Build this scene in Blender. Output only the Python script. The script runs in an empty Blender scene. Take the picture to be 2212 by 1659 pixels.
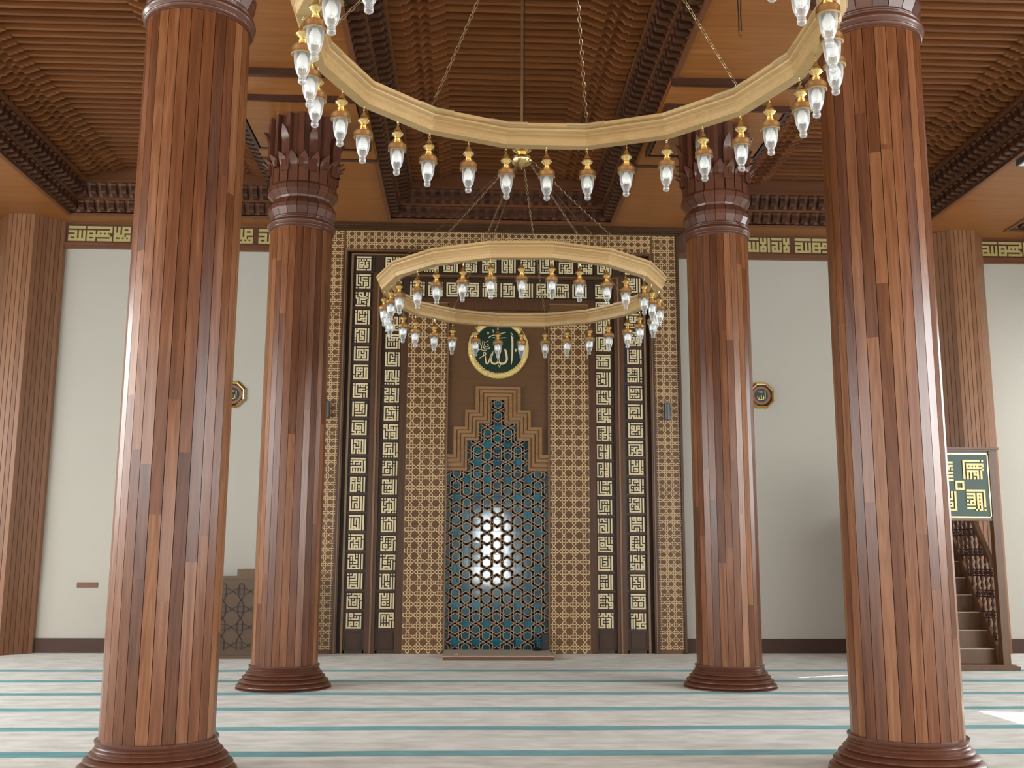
import bpy, math, random
from mathutils import Vector, Matrix
random.seed(7)
PI = math.pi
S = bpy.context.scene
C = S.collection

# ------------------------------------------------------------------ camera
FPX = 2238.6
PITCH, YAW, ROLL = 0.1685, 0.04257, 0.00409
cd = bpy.data.cameras.new('camera')
cam = bpy.data.objects.new('camera', cd)
C.objects.link(cam)
cd.sensor_fit = 'HORIZONTAL'
cd.sensor_width = 36.0
cd.lens = FPX / 2212.0 * 36.0
cd.clip_end = 200
_f = Vector((math.sin(YAW) * math.cos(PITCH), math.cos(YAW) * math.cos(PITCH), math.sin(PITCH)))
_r = Vector((math.cos(YAW), -math.sin(YAW), 0))
_u = _r.cross(_f)
_c, _s = math.cos(ROLL), math.sin(ROLL)
_r2 = _r * _c + _u * _s
_u2 = _u * _c - _r * _s
M = Matrix((( _r2.x, _u2.x, -_f.x, 0), (_r2.y, _u2.y, -_f.y, 0), (_r2.z, _u2.z, -_f.z, 1.5), (0, 0, 0, 1)))
cam.matrix_world = M
S.camera = cam

# ------------------------------------------------------------------ light
S.view_settings.view_transform = 'Standard'
S.view_settings.look = 'None'
S.view_settings.gamma = 1.0
S.view_settings.use_curve_mapping = False
S.view_settings.exposure = EXPOSURE = 0.0
S.cycles.max_bounces = 7
S.cycles.diffuse_bounces = 4
S.cycles.glossy_bounces = 3
S.cycles.transmission_bounces = 5
S.cycles.transparent_max_bounces = 12
S.cycles.caustics_reflective = False
S.cycles.caustics_refractive = False
S.cycles.sample_clamp_indirect = 6.0

w = bpy.data.worlds.new('world')
S.world = w
w.use_nodes = True
w.node_tree.nodes['Background'].inputs[0].default_value = (0.80, 0.90, 1.0, 1)
w.node_tree.nodes['Background'].inputs[1].default_value = 4.0

# room limits
XL, XR, YB, YN, ZC = -13.0, 13.6, 17.5, -7.0, 7.2
X0 = 0.505

def area(name, loc, rot, sx, sy, power, col=(1, 1, 1)):
    l = bpy.data.lights.new(name, 'AREA')
    l.shape = 'RECTANGLE'
    l.size, l.size_y = sx, sy
    l.energy = power
    l.color = col
    o = bpy.data.objects.new(name, l)
    C.objects.link(o)
    o.location = loc
    o.rotation_euler = rot
    return o

COOL = (0.95, 0.98, 1.0)
TILT = math.radians(36)
def win_light(x, y, z, side, sx, sy, power):
    """daylight through one window, coming down from the sky"""
    d = {'R': Vector((-1, 0, 0)), 'L': Vector((1, 0, 0)), 'N': Vector((0, 1, 0))}[side]
    d = (d * math.cos(TILT) + Vector((0, 0, -math.sin(TILT)))).normalized()
    return area('window_daylight', (x, y, z), d.to_track_quat('-Z', 'Y').to_euler(), sx, sy, power, COOL)
for y, pw in ((-3.5, 560), (1.5, 600), (6.0, 600), (15.3, 240)):        # tall windows of the right wall
    win_light(XR - 0.95, y, 3.5, 'R', 2.2, 4.6, pw)
for y in (-3.5, 1.5, 6.5, 11.5):        # tall windows of the left wall
    win_light(XL + 0.95, y, 3.5, 'L', 2.2, 4.6, 500)
for x in (-8.5, -4.2, 5.4, 9.5):        # windows behind the photographer
    win_light(x, YN + 0.95, 3.6, 'N', 2.2, 4.4, 45)
area('door_daylight', (1.05, YN + 0.25, 1.95), (PI / 2, 0, 0), 1.2, 2.6, 200, COOL)

sl = bpy.data.lights.new('sun', 'SUN')
sl.energy = 26.0
sl.angle = math.radians(0.12)
sl.color = (1.0, 0.95, 0.88)
sun = bpy.data.objects.new('sun', sl)
C.objects.link(sun)
SUN_D = Vector((-8.0, 1.3, -2.75)).normalized()
sun.rotation_euler = SUN_D.to_track_quat('-Z', 'Y').to_euler()
sun.location = (12, 0, 9)

# ------------------------------------------------------------------ helpers
def lk(o, parent=None):
    C.objects.link(o)
    if parent is not None:
        o.parent = parent
    return o

def thing(name, label, cat, loc=(0, 0, 0), rz=0, group=None):
    o = bpy.data.objects.new(name, None)
    C.objects.link(o)
    o.empty_display_size = 0.1
    o.location = loc
    o.rotation_euler = (0, 0, rz)
    o['label'] = label
    o['category'] = cat
    if group:
        o['group'] = group
    return o

def tag(o, label, cat, group=None, kind=None):
    o['label'] = label
    o['category'] = cat
    if group:
        o['group'] = group
    if kind:
        o['kind'] = kind
    return o

class MB:
    """collects vertices and faces; build() links them as ONE mesh object"""
    def __init__(s):
        s.v, s.f, s.t = [], [], []
        s.tint = 0.5
    def add(s, vs, fs, tint=None):
        n = len(s.v)
        s.v += [tuple(p) for p in vs]
        for f in fs:
            s.f.append([n + i for i in f])
            s.t.append(s.tint if tint is None else tint)
    def quad(s, a, b, c, d, tint=None):
        s.add([a, b, c, d], [(0, 1, 2, 3)], tint)
    def box(s, x0, x1, y0, y1, z0, z1, tint=None):
        s.add([(x0, y0, z0), (x1, y0, z0), (x1, y1, z0), (x0, y1, z0), (x0, y0, z1), (x1, y0, z1), (x1, y1, z1), (x0, y1, z1)],
              [(0, 3, 2, 1), (4, 5, 6, 7), (0, 1, 5, 4), (1, 2, 6, 5), (2, 3, 7, 6), (3, 0, 4, 7)], tint)
    def lathe(s, prof, n=32, cx=0, cy=0, cz=0, caps=True, tint=None, off=0.0):
        vs, fs = [], []
        m = len(prof)
        for i in range(n):
            a = 2 * PI * i / n + off
            for r, z in prof:
                vs.append((cx + r * math.cos(a), cy + r * math.sin(a), cz + z))
        for i in range(n):
            j = (i + 1) % n
            for k in range(m - 1):
                fs.append((i * m + k, j * m + k, j * m + k + 1, i * m + k + 1))
        if caps:
            if prof[0][0] > 1e-6:
                fs.append([i * m for i in range(n)][::-1])
            if prof[-1][0] > 1e-6:
                fs.append([i * m + m - 1 for i in range(n)])
        s.add(vs, fs, tint)
    def prism(s, poly, y0, y1, tint=None):
        """poly in the xz plane pushed from y0 to y1 (y0 nearer the viewer)"""
        n = len(poly)
        vs = [(x, y0, z) for x, z in poly] + [(x, y1, z) for x, z in poly]
        fs = [list(range(n)), list(range(2 * n - 1, n - 1, -1))]
        fs += [(i, i + n, (i + 1) % n + n, (i + 1) % n) for i in range(n)]
        s.add(vs, fs, tint)
    def ribbon(s, pts, wd, y0, y1, closed=False, tint=None):
        """bar of constant or varying width along a path in the xz plane"""
        n = len(pts)
        L, Rr = [], []
        for i, (x, z) in enumerate(pts):
            if closed:
                a, b = pts[i - 1], pts[(i + 1) % n]
            else:
                a, b = pts[max(i - 1, 0)], pts[min(i + 1, n - 1)]
            d1 = Vector((x - a[0], z - a[1])); d2 = Vector((b[0] - x, b[1] - z))
            if d1.length < 1e-9: d1 = d2.copy()
            if d2.length < 1e-9: d2 = d1.copy()
            d1.normalize(); d2.normalize()
            t = d1 + d2
            if t.length < 1e-6: t = d2.copy()
            t.normalize()
            nn = Vector((-t.y, t.x))
            c = max(0.45, abs(nn.dot(Vector((-d2.y, d2.x)))))
            h = (wd[i] if isinstance(wd, (list, tuple)) else wd) / 2 / c
            L.append((x + nn.x * h, z + nn.y * h)); Rr.append((x - nn.x * h, z - nn.y * h))
        vs = []
        for i in range(n):
            vs += [(L[i][0], y0, L[i][1]), (Rr[i][0], y0, Rr[i][1]), (L[i][0], y1, L[i][1]), (Rr[i][0], y1, Rr[i][1])]
        fs = []
        rng = n if closed else n - 1
        for i in range(rng):
            a, b = 4 * i, 4 * ((i + 1) % n)
            fs += [(a, b, b + 1, a + 1), (a, a + 2, b + 2, b), (a + 1, b + 1, b + 3, a + 3)]
        if not closed:
            e = 4 * (n - 1)
            fs += [(0, 1, 3, 2), (e + 1, e, e + 2, e + 3)]
        s.add(vs, fs, tint)
    def tube(s, pts, r, n=8, closed=False, tint=None):
        pts = [Vector(p) for p in pts]
        m = len(pts)
        vs, fs = [], []
        ref = None
        for i, p in enumerate(pts):
            if closed:
                t = pts[(i + 1) % m] - pts[i - 1]
            else:
                t = pts[min(i + 1, m - 1)] - pts[max(i - 1, 0)]
            t.normalize()
            if ref is None:
                ref = t.orthogonal().normalized()
            ref = (ref - t * ref.dot(t))
            if ref.length < 1e-6: ref = t.orthogonal()
            ref.normalize()
            bi = t.cross(ref)
            rr = r[i] if isinstance(r, (list, tuple)) else r
            for k in range(n):
                a = 2 * PI * k / n
                vs.append(tuple(p + ref * (rr * math.cos(a)) + bi * (rr * math.sin(a))))
        for i in range(m if closed else m - 1):
            j = (i + 1) % m
            for k in range(n):
                l = (k + 1) % n
                fs.append((i * n + k, i * n + l, j * n + l, j * n + k))
        if not closed:
            fs.append(list(range(n))[::-1])
            fs.append([(m - 1) * n + k for k in range(n)])
        s.add(vs, fs, tint)
    def build(s, name, mat, parent=None, smooth=False, loc=None, fix=True):
        me = bpy.data.meshes.new(name)
        me.from_pydata(s.v, [], s.f)
        me.update()
        if fix:
            import bmesh
            b = bmesh.new(); b.from_mesh(me)
            bmesh.ops.recalc_face_normals(b, faces=b.faces)
            b.to_mesh(me); b.free()
        at = me.attributes.new('tint', 'FLOAT', 'FACE')
        at.data.foreach_set('value', s.t)
        if smooth:
            me.shade_smooth()
            if smooth != 'all':
                try:
                    me.set_sharp_from_angle(angle=math.radians(38))
                except Exception:
                    pass
        me.materials.append(mat)
        o = bpy.data.objects.new(name, me)
        lk(o, parent)
        if loc is not None:
            o.location = loc
        return o

# ------------------------------------------------------------------ materials
def srgb(r, g, b):
    def f(c):
        c /= 255.0
        return c / 12.92 if c <= 0.04045 else ((c + 0.055) / 1.055) ** 2.4
    return (f(r), f(g), f(b), 1.0)

def newmat(name):
    m = bpy.data.materials.new(name)
    m.use_nodes = True
    nt = m.node_tree
    return m, nt, nt.nodes['Principled BSDF']

def node(nt, t, **kw):
    n = nt.nodes.new(t)
    for k, v in kw.items():
        setattr(n, k, v)
    return n

def mat_plain(name, col, rough=0.5, metal=0.0, spec=0.5, noise=0.0, scale=8, bump=0.0, coat=0.0):
    m, nt, b = newmat(name)
    b.inputs['Base Color'].default_value = col
    b.inputs['Roughness'].default_value = rough
    b.inputs['Metallic'].default_value = metal
    b.inputs['Specular IOR Level'].default_value = spec
    b.inputs['Coat Weight'].default_value = coat
    if noise or bump:
        tc = node(nt, 'ShaderNodeTexCoord')
        nz = node(nt, 'ShaderNodeTexNoise')
        nz.inputs['Scale'].default_value = scale
        nz.inputs['Detail'].default_value = 5
        nt.links.new(tc.outputs['Object'], nz.inputs['Vector'])
        if noise:
            mx = node(nt, 'ShaderNodeMix', data_type='RGBA')
            mx.inputs[6].default_value = tuple(c * (1 - noise) for c in col[:3]) + (1,)
            mx.inputs[7].default_value = tuple(min(1, c * (1 + noise)) for c in col[:3]) + (1,)
            nt.links.new(nz.outputs['Fac'], mx.inputs[0])
            nt.links.new(mx.outputs[2], b.inputs['Base Color'])
        if bump:
            bp = node(nt, 'ShaderNodeBump')
            bp.inputs['Strength'].default_value = bump
            bp.inputs['Distance'].default_value = 0.01
            nt.links.new(nz.outputs['Fac'], bp.inputs['Height'])
            nt.links.new(bp.outputs['Normal'], b.inputs['Normal'])
    return m

def mat_wood(name, c1, c2, c3=None, axis='Z', rough=0.32, grain=0.45, scale=1.0, coat=0.0, spec=0.5, tintw=0.75):
    """wood: tint attribute picks the board's own tone, stretched noise draws the grain along the axis"""
    m, nt, b = newmat(name)
    L = nt.links.new
    tc = node(nt, 'ShaderNodeTexCoord')
    at = node(nt, 'ShaderNodeAttribute', attribute_name='tint')
    mp = node(nt, 'ShaderNodeMapping')
    st = {'X': (0.55, 11, 11), 'Y': (11, 0.55, 11), 'Z': (11, 11, 0.55)}[axis]
    mp.inputs['Scale'].default_value = tuple(q * scale for q in st)
    L(tc.outputs['Object'], mp.inputs['Vector'])
    # shift the grain from board to board
    sh = node(nt, 'ShaderNodeVectorMath', operation='ADD')
    cx = node(nt, 'ShaderNodeMath', operation='MULTIPLY')
    cx.inputs[1].default_value = 37.0
    L(at.outputs['Fac'], cx.inputs[0])
    L(mp.outputs[0], sh.inputs[0]); L(cx.outputs[0], sh.inputs[1])
    nz = node(nt, 'ShaderNodeTexNoise')
    nz.inputs['Scale'].default_value = 1.6
    nz.inputs['Detail'].default_value = 7
    nz.inputs['Roughness'].default_value = 0.62
    nz.inputs['Distortion'].default_value = 0.9
    L(sh.outputs[0], nz.inputs['Vector'])
    wv = node(nt, 'ShaderNodeTexNoise')
    wv.inputs['Scale'].default_value = 0.45
    wv.inputs['Detail'].default_value = 2
    wv.inputs['Distortion'].default_value = 1.6
    L(sh.outputs[0], wv.inputs['Vector'])
    mu = node(nt, 'ShaderNodeMath', operation='MULTIPLY'); mu.inputs[1].default_value = 9.0
    L(wv.outputs['Fac'], mu.inputs[0])
    fr = node(nt, 'ShaderNodeMath', operation='PINGPONG'); fr.inputs[1].default_value = 0.5
    L(mu.outputs[0], fr.inputs[0])
    ad = node(nt, 'ShaderNodeMath', operation='MULTIPLY_ADD')
    ad.inputs[1].default_value = 0.45
    L(fr.outputs[0], ad.inputs[0]); L(nz.outputs['Fac'], ad.inputs[2])      # ~0.35..0.85
    mr = node(nt, 'ShaderNodeMapRange')
    mr.inputs['From Min'].default_value = 0.35; mr.inputs['From Max'].default_value = 0.9
    mr.inputs['To Min'].default_value = -grain / 2; mr.inputs['To Max'].default_value = grain / 2
    L(ad.outputs[0], mr.inputs['Value'])
    tw = node(nt, 'ShaderNodeMath', operation='MULTIPLY_ADD')
    tw.inputs[1].default_value = tintw
    tw.inputs[2].default_value = 0.5 - tintw / 2
    L(at.outputs['Fac'], tw.inputs[0])
    su = node(nt, 'ShaderNodeMath', operation='ADD', use_clamp=True)
    L(tw.outputs[0], su.inputs[0]); L(mr.outputs[0], su.inputs[1])
    cr = node(nt, 'ShaderNodeValToRGB')
    e = cr.color_ramp.elements
    e[0].position = 0.0; e[0].color = c1
    e[1].position = 1.0; e[1].color = c3 or c2
    if c3:
        k = cr.color_ramp.elements.new(0.5); k.color = c2
    L(su.outputs[0], cr.inputs[0])
    L(cr.outputs[0], b.inputs['Base Color'])
    rr = node(nt, 'ShaderNodeMapRange')
    rr.inputs['To Min'].default_value = rough * 0.8; rr.inputs['To Max'].default_value = rough * 1.35
    L(nz.outputs['Fac'], rr.inputs['Value']); L(rr.outputs[0], b.inputs['Roughness'])
    bp = node(nt, 'ShaderNodeBump')
    bp.inputs['Strength'].default_value = 0.12; bp.inputs['Distance'].default_value = 0.004
    L(nz.outputs['Fac'], bp.inputs['Height']); L(bp.outputs['Normal'], b.inputs['Normal'])
    b.inputs['Coat Weight'].default_value = coat
    b.inputs['Coat Roughness'].default_value = 0.15
    b.inputs['Specular IOR Level'].default_value = spec
    return m

M_COL = mat_wood('column_wood', srgb(74, 39, 19), srgb(114, 66, 35), srgb(152, 103, 68), 'Z', rough=0.28, grain=0.55, coat=0.08, spec=0.45, tintw=0.62)
M_COLD = mat_wood('column_carved_wood', srgb(76, 42, 28), srgb(106, 64, 46), None, 'Z', rough=0.30, grain=0.35, coat=0.2)
M_SOFFIT = mat_wood('soffit_veneer', srgb(118, 68, 26), srgb(146, 90, 42), srgb(168, 112, 62), 'X', rough=0.36, grain=0.55, scale=0.55, tintw=0.3)
M_SLAT = mat_wood('slat_wood', srgb(100, 54, 24), srgb(138, 82, 40), None, 'X', rough=0.42, grain=0.5, tintw=0.5)
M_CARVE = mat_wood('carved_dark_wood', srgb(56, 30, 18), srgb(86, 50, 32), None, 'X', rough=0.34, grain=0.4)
M_TRIM = mat_wood('trim_wood', srgb(92, 54, 32), srgb(126, 78, 48), None, 'X', rough=0.35, grain=0.4)
M_PIL = mat_wood('pilaster_wood', srgb(118, 76, 48), srgb(152, 106, 72), None, 'Z', rough=0.4, grain=0.3)
M_MFRAME = mat_wood('mihrab_walnut', srgb(50, 30, 14), srgb(78, 48, 24), srgb(98, 62, 32), 'Z', rough=0.34, grain=0.5, tintw=0.5)
M_MEDGE = mat_wood('mihrab_light_moulding', srgb(112, 84, 58), srgb(140, 108, 76), None, 'Z', rough=0.34, grain=0.3)
M_MDARK = mat_plain('mihrab_channel', srgb(52, 36, 20), 0.45, noise=0.25, scale=14)
M_MPANEL = mat_plain('calligraphy_backing', srgb(32, 27, 15), 0.5, noise=0.2, scale=20)
M_MBOARD = mat_wood('lattice_board', srgb(88, 56, 20), srgb(112, 76, 34), None, 'X', rough=0.4, grain=0.5, scale=0.6, tintw=0.4)
M_LINE = mat_plain('inlay_line', srgb(222, 190, 144), 0.4, noise=0.08)
M_LETTER = mat_plain('cream_letters', srgb(230, 212, 168), 0.35, noise=0.05)
M_ARCH = mat_wood('arch_oak', srgb(104, 70, 34), srgb(140, 100, 54), srgb(160, 118, 68), 'X', rough=0.35, grain=0.6, tintw=0.3)
M_PANELW = mat_wood('niche_panel', srgb(86, 54, 20), srgb(108, 72, 32), None, 'X', rough=0.45, grain=0.5, scale=0.5, tintw=0.3)
M_HEX = mat_wood('niche_lattice_wood', srgb(160, 132, 100), srgb(188, 160, 126), None, 'Z', rough=0.35, grain=0.3)
M_HEXD = mat_plain('niche_lattice_groove', srgb(44, 28, 20), 0.6)
M_BASEB = mat_plain('baseboard', srgb(70, 44, 32), 0.65, noise=0.15)
M_RING = mat_wood('chandelier_limewood', srgb(182, 148, 98), srgb(214, 182, 132), None, 'X', rough=0.32, grain=0.5, scale=0.8, tintw=0.5)
M_GOLD = mat_plain('brass', srgb(244, 220, 156), 0.2, metal=1.0)
M_BRONZE = mat_plain('lamp_cap_brass', srgb(206, 172, 122), 0.28, metal=0.9)
M_CHAIN = mat_plain('chain_metal', srgb(150, 130, 100), 0.35, metal=1.0)
M_PLATE = mat_plain('joint_plate', srgb(160, 144, 108), 0.45, metal=0.2)
M_BULB = mat_plain('bulb', srgb(248, 248, 244), 0.4)
M_GOLDP = mat_plain('gold_paint', srgb(248, 222, 146), 0.28, metal=0.3)
M_SIGNG = mat_plain('sign_gold', srgb(212, 182, 118), 0.35, metal=0.2)
M_FRIEZE = mat_plain('frieze_board', srgb(92, 56, 38), 0.4, noise=0.2)
M_FRLET = mat_plain('frieze_letters', srgb(186, 172, 112), 0.45)
M_GREEN = mat_plain('green_enamel', srgb(5, 42, 26), 0.35, noise=0.1)
M_GREEN2 = mat_plain('green_panel', srgb(22, 66, 50), 0.4, noise=0.1)
M_BLACK = mat_plain('black_plastic', srgb(22, 22, 24), 0.4)
M_GREY = mat_plain('grey_metal', srgb(88, 94, 100), 0.35, metal=0.5)
M_CABLE = mat_plain('cable', srgb(40, 26, 28), 0.5)
M_MINB = mat_wood('minbar_wood', srgb(88, 58, 36), srgb(126, 90, 60), None, 'Z', rough=0.36, grain=0.45)
M_STEPC = mat_plain('step_edge', srgb(196, 182, 158), 0.6)
M_SLABTOP = mat_plain('platform_carpet', srgb(186, 176, 160), 0.9, noise=0.12, scale=6)
M_TEXT = mat_plain('faint_lettering', srgb(150, 96, 74), 0.5)

# wall plaster
M_WALL = mat_plain('white_plaster', srgb(188, 183, 171), 0.75, noise=0.03, scale=1.2, bump=0.05)

# carpet with teal prayer-row stripes
def mat_carpet():
    m, nt, b = newmat('carpet')
    L = nt.links.new
    tc = node(nt, 'ShaderNodeTexCoord')
    sp = node(nt, 'ShaderNodeSeparateXYZ')
    L(tc.outputs['Object'], sp.inputs[0])
    wob = node(nt, 'ShaderNodeTexNoise'); wob.inputs['Scale'].default_value = 0.6
    L(tc.outputs['Object'], wob.inputs['Vector'])
    wm = node(nt, 'ShaderNodeMath', operation='MULTIPLY_ADD'); wm.inputs[1].default_value = 0.10; 
    L(wob.outputs['Fac'], wm.inputs[0]); L(sp.outputs['Y'], wm.inputs[2])
    a = node(nt, 'ShaderNodeMath', operation='SUBTRACT'); a.inputs[1].default_value = 8.54 + 0.05 - 1.236 * 20
    L(wm.outputs[0], a.inputs[0])
    mo = node(nt, 'ShaderNodeMath', operation='MODULO'); mo.inputs[1].default_value = 1.236
    L(a.outputs[0], mo.inputs[0])
    c1 = node(nt, 'ShaderNodeMath', operation='SUBTRACT'); c1.inputs[1].default_value = 0.618
    ab = node(nt, 'ShaderNodeMath', operation='ABSOLUTE')
    L(mo.outputs[0], c1.inputs[0]); L(c1.outputs[0], ab.inputs[0])
    gt = node(nt, 'ShaderNodeMath', operation='GREATER_THAN'); gt.inputs[1].default_value = 0.618 - 0.115
    L(ab.outputs[0], gt.inputs[0])
    lt = node(nt, 'ShaderNodeMath', operation='LESS_THAN'); lt.inputs[1].default_value = 15.4
    L(sp.outputs['Y'], lt.inputs[0])
    mk = node(nt, 'ShaderNodeMath', operation='MULTIPLY')
    L(gt.outputs[0], mk.inputs[0]); L(lt.outputs[0], mk.inputs[1])
    mp = node(nt, 'ShaderNodeMapping'); mp.inputs['Scale'].default_value = (1.3, 2.8, 1)
    L(tc.outputs['Object'], mp.inputs['Vector'])
    nz = node(nt, 'ShaderNodeTexNoise'); nz.inputs['Scale'].default_value = 2.2; nz.inputs['Detail'].default_value = 8
    L(mp.outputs[0], nz.inputs['Vector'])
    nf = node(nt, 'ShaderNodeTexNoise'); nf.inputs['Scale'].default_value = 160; nf.inputs['Detail'].default_value = 2
    L(tc.outputs['Object'], nf.inputs['Vector'])
    r1 = node(nt, 'ShaderNodeValToRGB')
    e = r1.color_ramp.elements
    e[0].position = 0.32; e[0].color = srgb(208, 211, 201)
    e[1].position = 0.62; e[1].color = srgb(240, 243, 236)
    L(nz.outputs['Fac'], r1.inputs[0])
    r2 = node(nt, 'ShaderNodeValToRGB')
    e = r2.color_ramp.elements
    e[0].position = 0.3; e[0].color = srgb(52, 142, 150)
    e[1].position = 0.7; e[1].color = srgb(84, 176, 182)
    L(nz.outputs['Fac'], r2.inputs[0])
    mx = node(nt, 'ShaderNodeMix', data_type='RGBA')
    L(mk.outputs[0], mx.inputs[0]); L(r1.outputs[0], mx.inputs[6]); L(r2.outputs[0], mx.inputs[7])
    L(mx.outputs[2], b.inputs['Base Color'])
    b.inputs['Roughness'].default_value = 0.92
    b.inputs['Sheen Weight'].default_value = 0.15
    bp = node(nt, 'ShaderNodeBump'); bp.inputs['Strength'].default_value = 0.35; bp.inputs['Distance'].default_value = 0.01
    L(nf.outputs['Fac'], bp.inputs['Height'])
    b2 = node(nt, 'ShaderNodeBump'); b2.inputs['Strength'].default_value = 0.3; b2.inputs['Distance'].default_value = 0.05
    L(nz.outputs['Fac'], b2.inputs['Height']); L(bp.outputs['Normal'], b2.inputs['Normal'])
    L(b2.outputs['Normal'], b.inputs['Normal'])
    return m
M_CARPET = mat_carpet()

def mat_tile():
    m, nt, b = newmat('turquoise_tile')
    L = nt.links.new
    tc = node(nt, 'ShaderNodeTexCoord')
    at = node(nt, 'ShaderNodeAttribute', attribute_name='tint')
    nz = node(nt, 'ShaderNodeTexNoise'); nz.inputs['Scale'].default_value = 9; nz.inputs['Detail'].default_value = 6
    L(tc.outputs['Object'], nz.inputs['Vector'])
    ad = node(nt, 'ShaderNodeMath', operation='MULTIPLY_ADD'); ad.inputs[1].default_value = 0.6
    s2 = node(nt, 'ShaderNodeMath', operation='SUBTRACT'); s2.inputs[1].default_value = 0.1
    L(at.outputs['Fac'], ad.inputs[0]); L(nz.outputs['Fac'], s2.inputs[0]); L(s2.outputs[0], ad.inputs[2])
    cr = node(nt, 'ShaderNodeValToRGB')
    e = cr.color_ramp.elements
    e[0].position = 0.3; e[0].color = srgb(2, 44, 70)
    e[1].position = 0.95; e[1].color = srgb(4, 110, 128)
    L(ad.outputs[0], cr.inputs[0]); L(cr.outputs[0], b.inputs['Base Color'])
    b.inputs['Roughness'].default_value = 0.09
    b.inputs['Coat Weight'].default_value = 0.6
    b.inputs['Coat Roughness'].default_value = 0.05
    bp = node(nt, 'ShaderNodeBump'); bp.inputs['Strength'].default_value = 0.05; bp.inputs['Distance'].default_value = 0.004
    n2 = node(nt, 'ShaderNodeTexNoise'); n2.inputs['Scale'].default_value = 11; n2.inputs['Detail'].default_value = 2
    L(tc.outputs['Object'], n2.inputs['Vector'])
    L(n2.outputs['Fac'], bp.inputs['Height']); L(bp.outputs['Normal'], b.inputs['Normal'])
    L(bp.outputs['Normal'], b.inputs['Coat Normal'])
    return m
M_TILE = mat_tile()
M_GROUT = mat_plain('grout', srgb(120, 150, 150), 0.8)

def mat_glass():
    m, nt, b = newmat('lamp_glass')
    L = nt.links.new
    out = nt.nodes['Material Output']
    tr = node(nt, 'ShaderNodeBsdfTransparent'); tr.inputs[0].default_value = (0.97, 0.98, 0.98, 1)
    gl = node(nt, 'ShaderNodeBsdfGlossy'); gl.inputs['Roughness'].default_value = 0.12
    df = node(nt, 'ShaderNodeBsdfDiffuse'); df.inputs[0].default_value = (0.9, 0.92, 0.92, 1)
    tl = node(nt, 'ShaderNodeBsdfTranslucent'); tl.inputs[0].default_value = (0.9, 0.92, 0.92, 1)
    md = node(nt, 'ShaderNodeMixShader'); md.inputs[0].default_value = 0.5
    L(df.outputs[0], md.inputs[1]); L(tl.outputs[0], md.inputs[2])
    lw = node(nt, 'ShaderNodeLayerWeight'); lw.inputs['Blend'].default_value = 0.45
    m1 = node(nt, 'ShaderNodeMixShader')
    mr = node(nt, 'ShaderNodeMapRange'); mr.inputs['To Min'].default_value = 0.16; mr.inputs['To Max'].default_value = 0.95
    L(lw.outputs['Facing'], mr.inputs['Value']); L(mr.outputs[0], m1.inputs[0])
    L(tr.outputs[0], m1.inputs[1])
    m2 = node(nt, 'ShaderNodeMixShader'); m2.inputs[0].default_value = 0.35
    L(md.outputs[0], m2.inputs[1]); L(gl.outputs[0], m2.inputs[2])
    L(m2.outputs[0], m1.inputs[2]); L(m1.outputs[0], out.inputs['Surface'])
    return m
M_GLASS = mat_glass()
def mat_pane():
    m, nt, b = newmat('window_pane')
    b.inputs['Base Color'].default_value = (0.8, 0.85, 0.9, 1)
    b.inputs['Emission Color'].default_value = (0.93, 0.97, 1.0, 1)
    b.inputs['Emission Strength'].default_value = 3.0
    return m
M_PANE = mat_pane()
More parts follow.
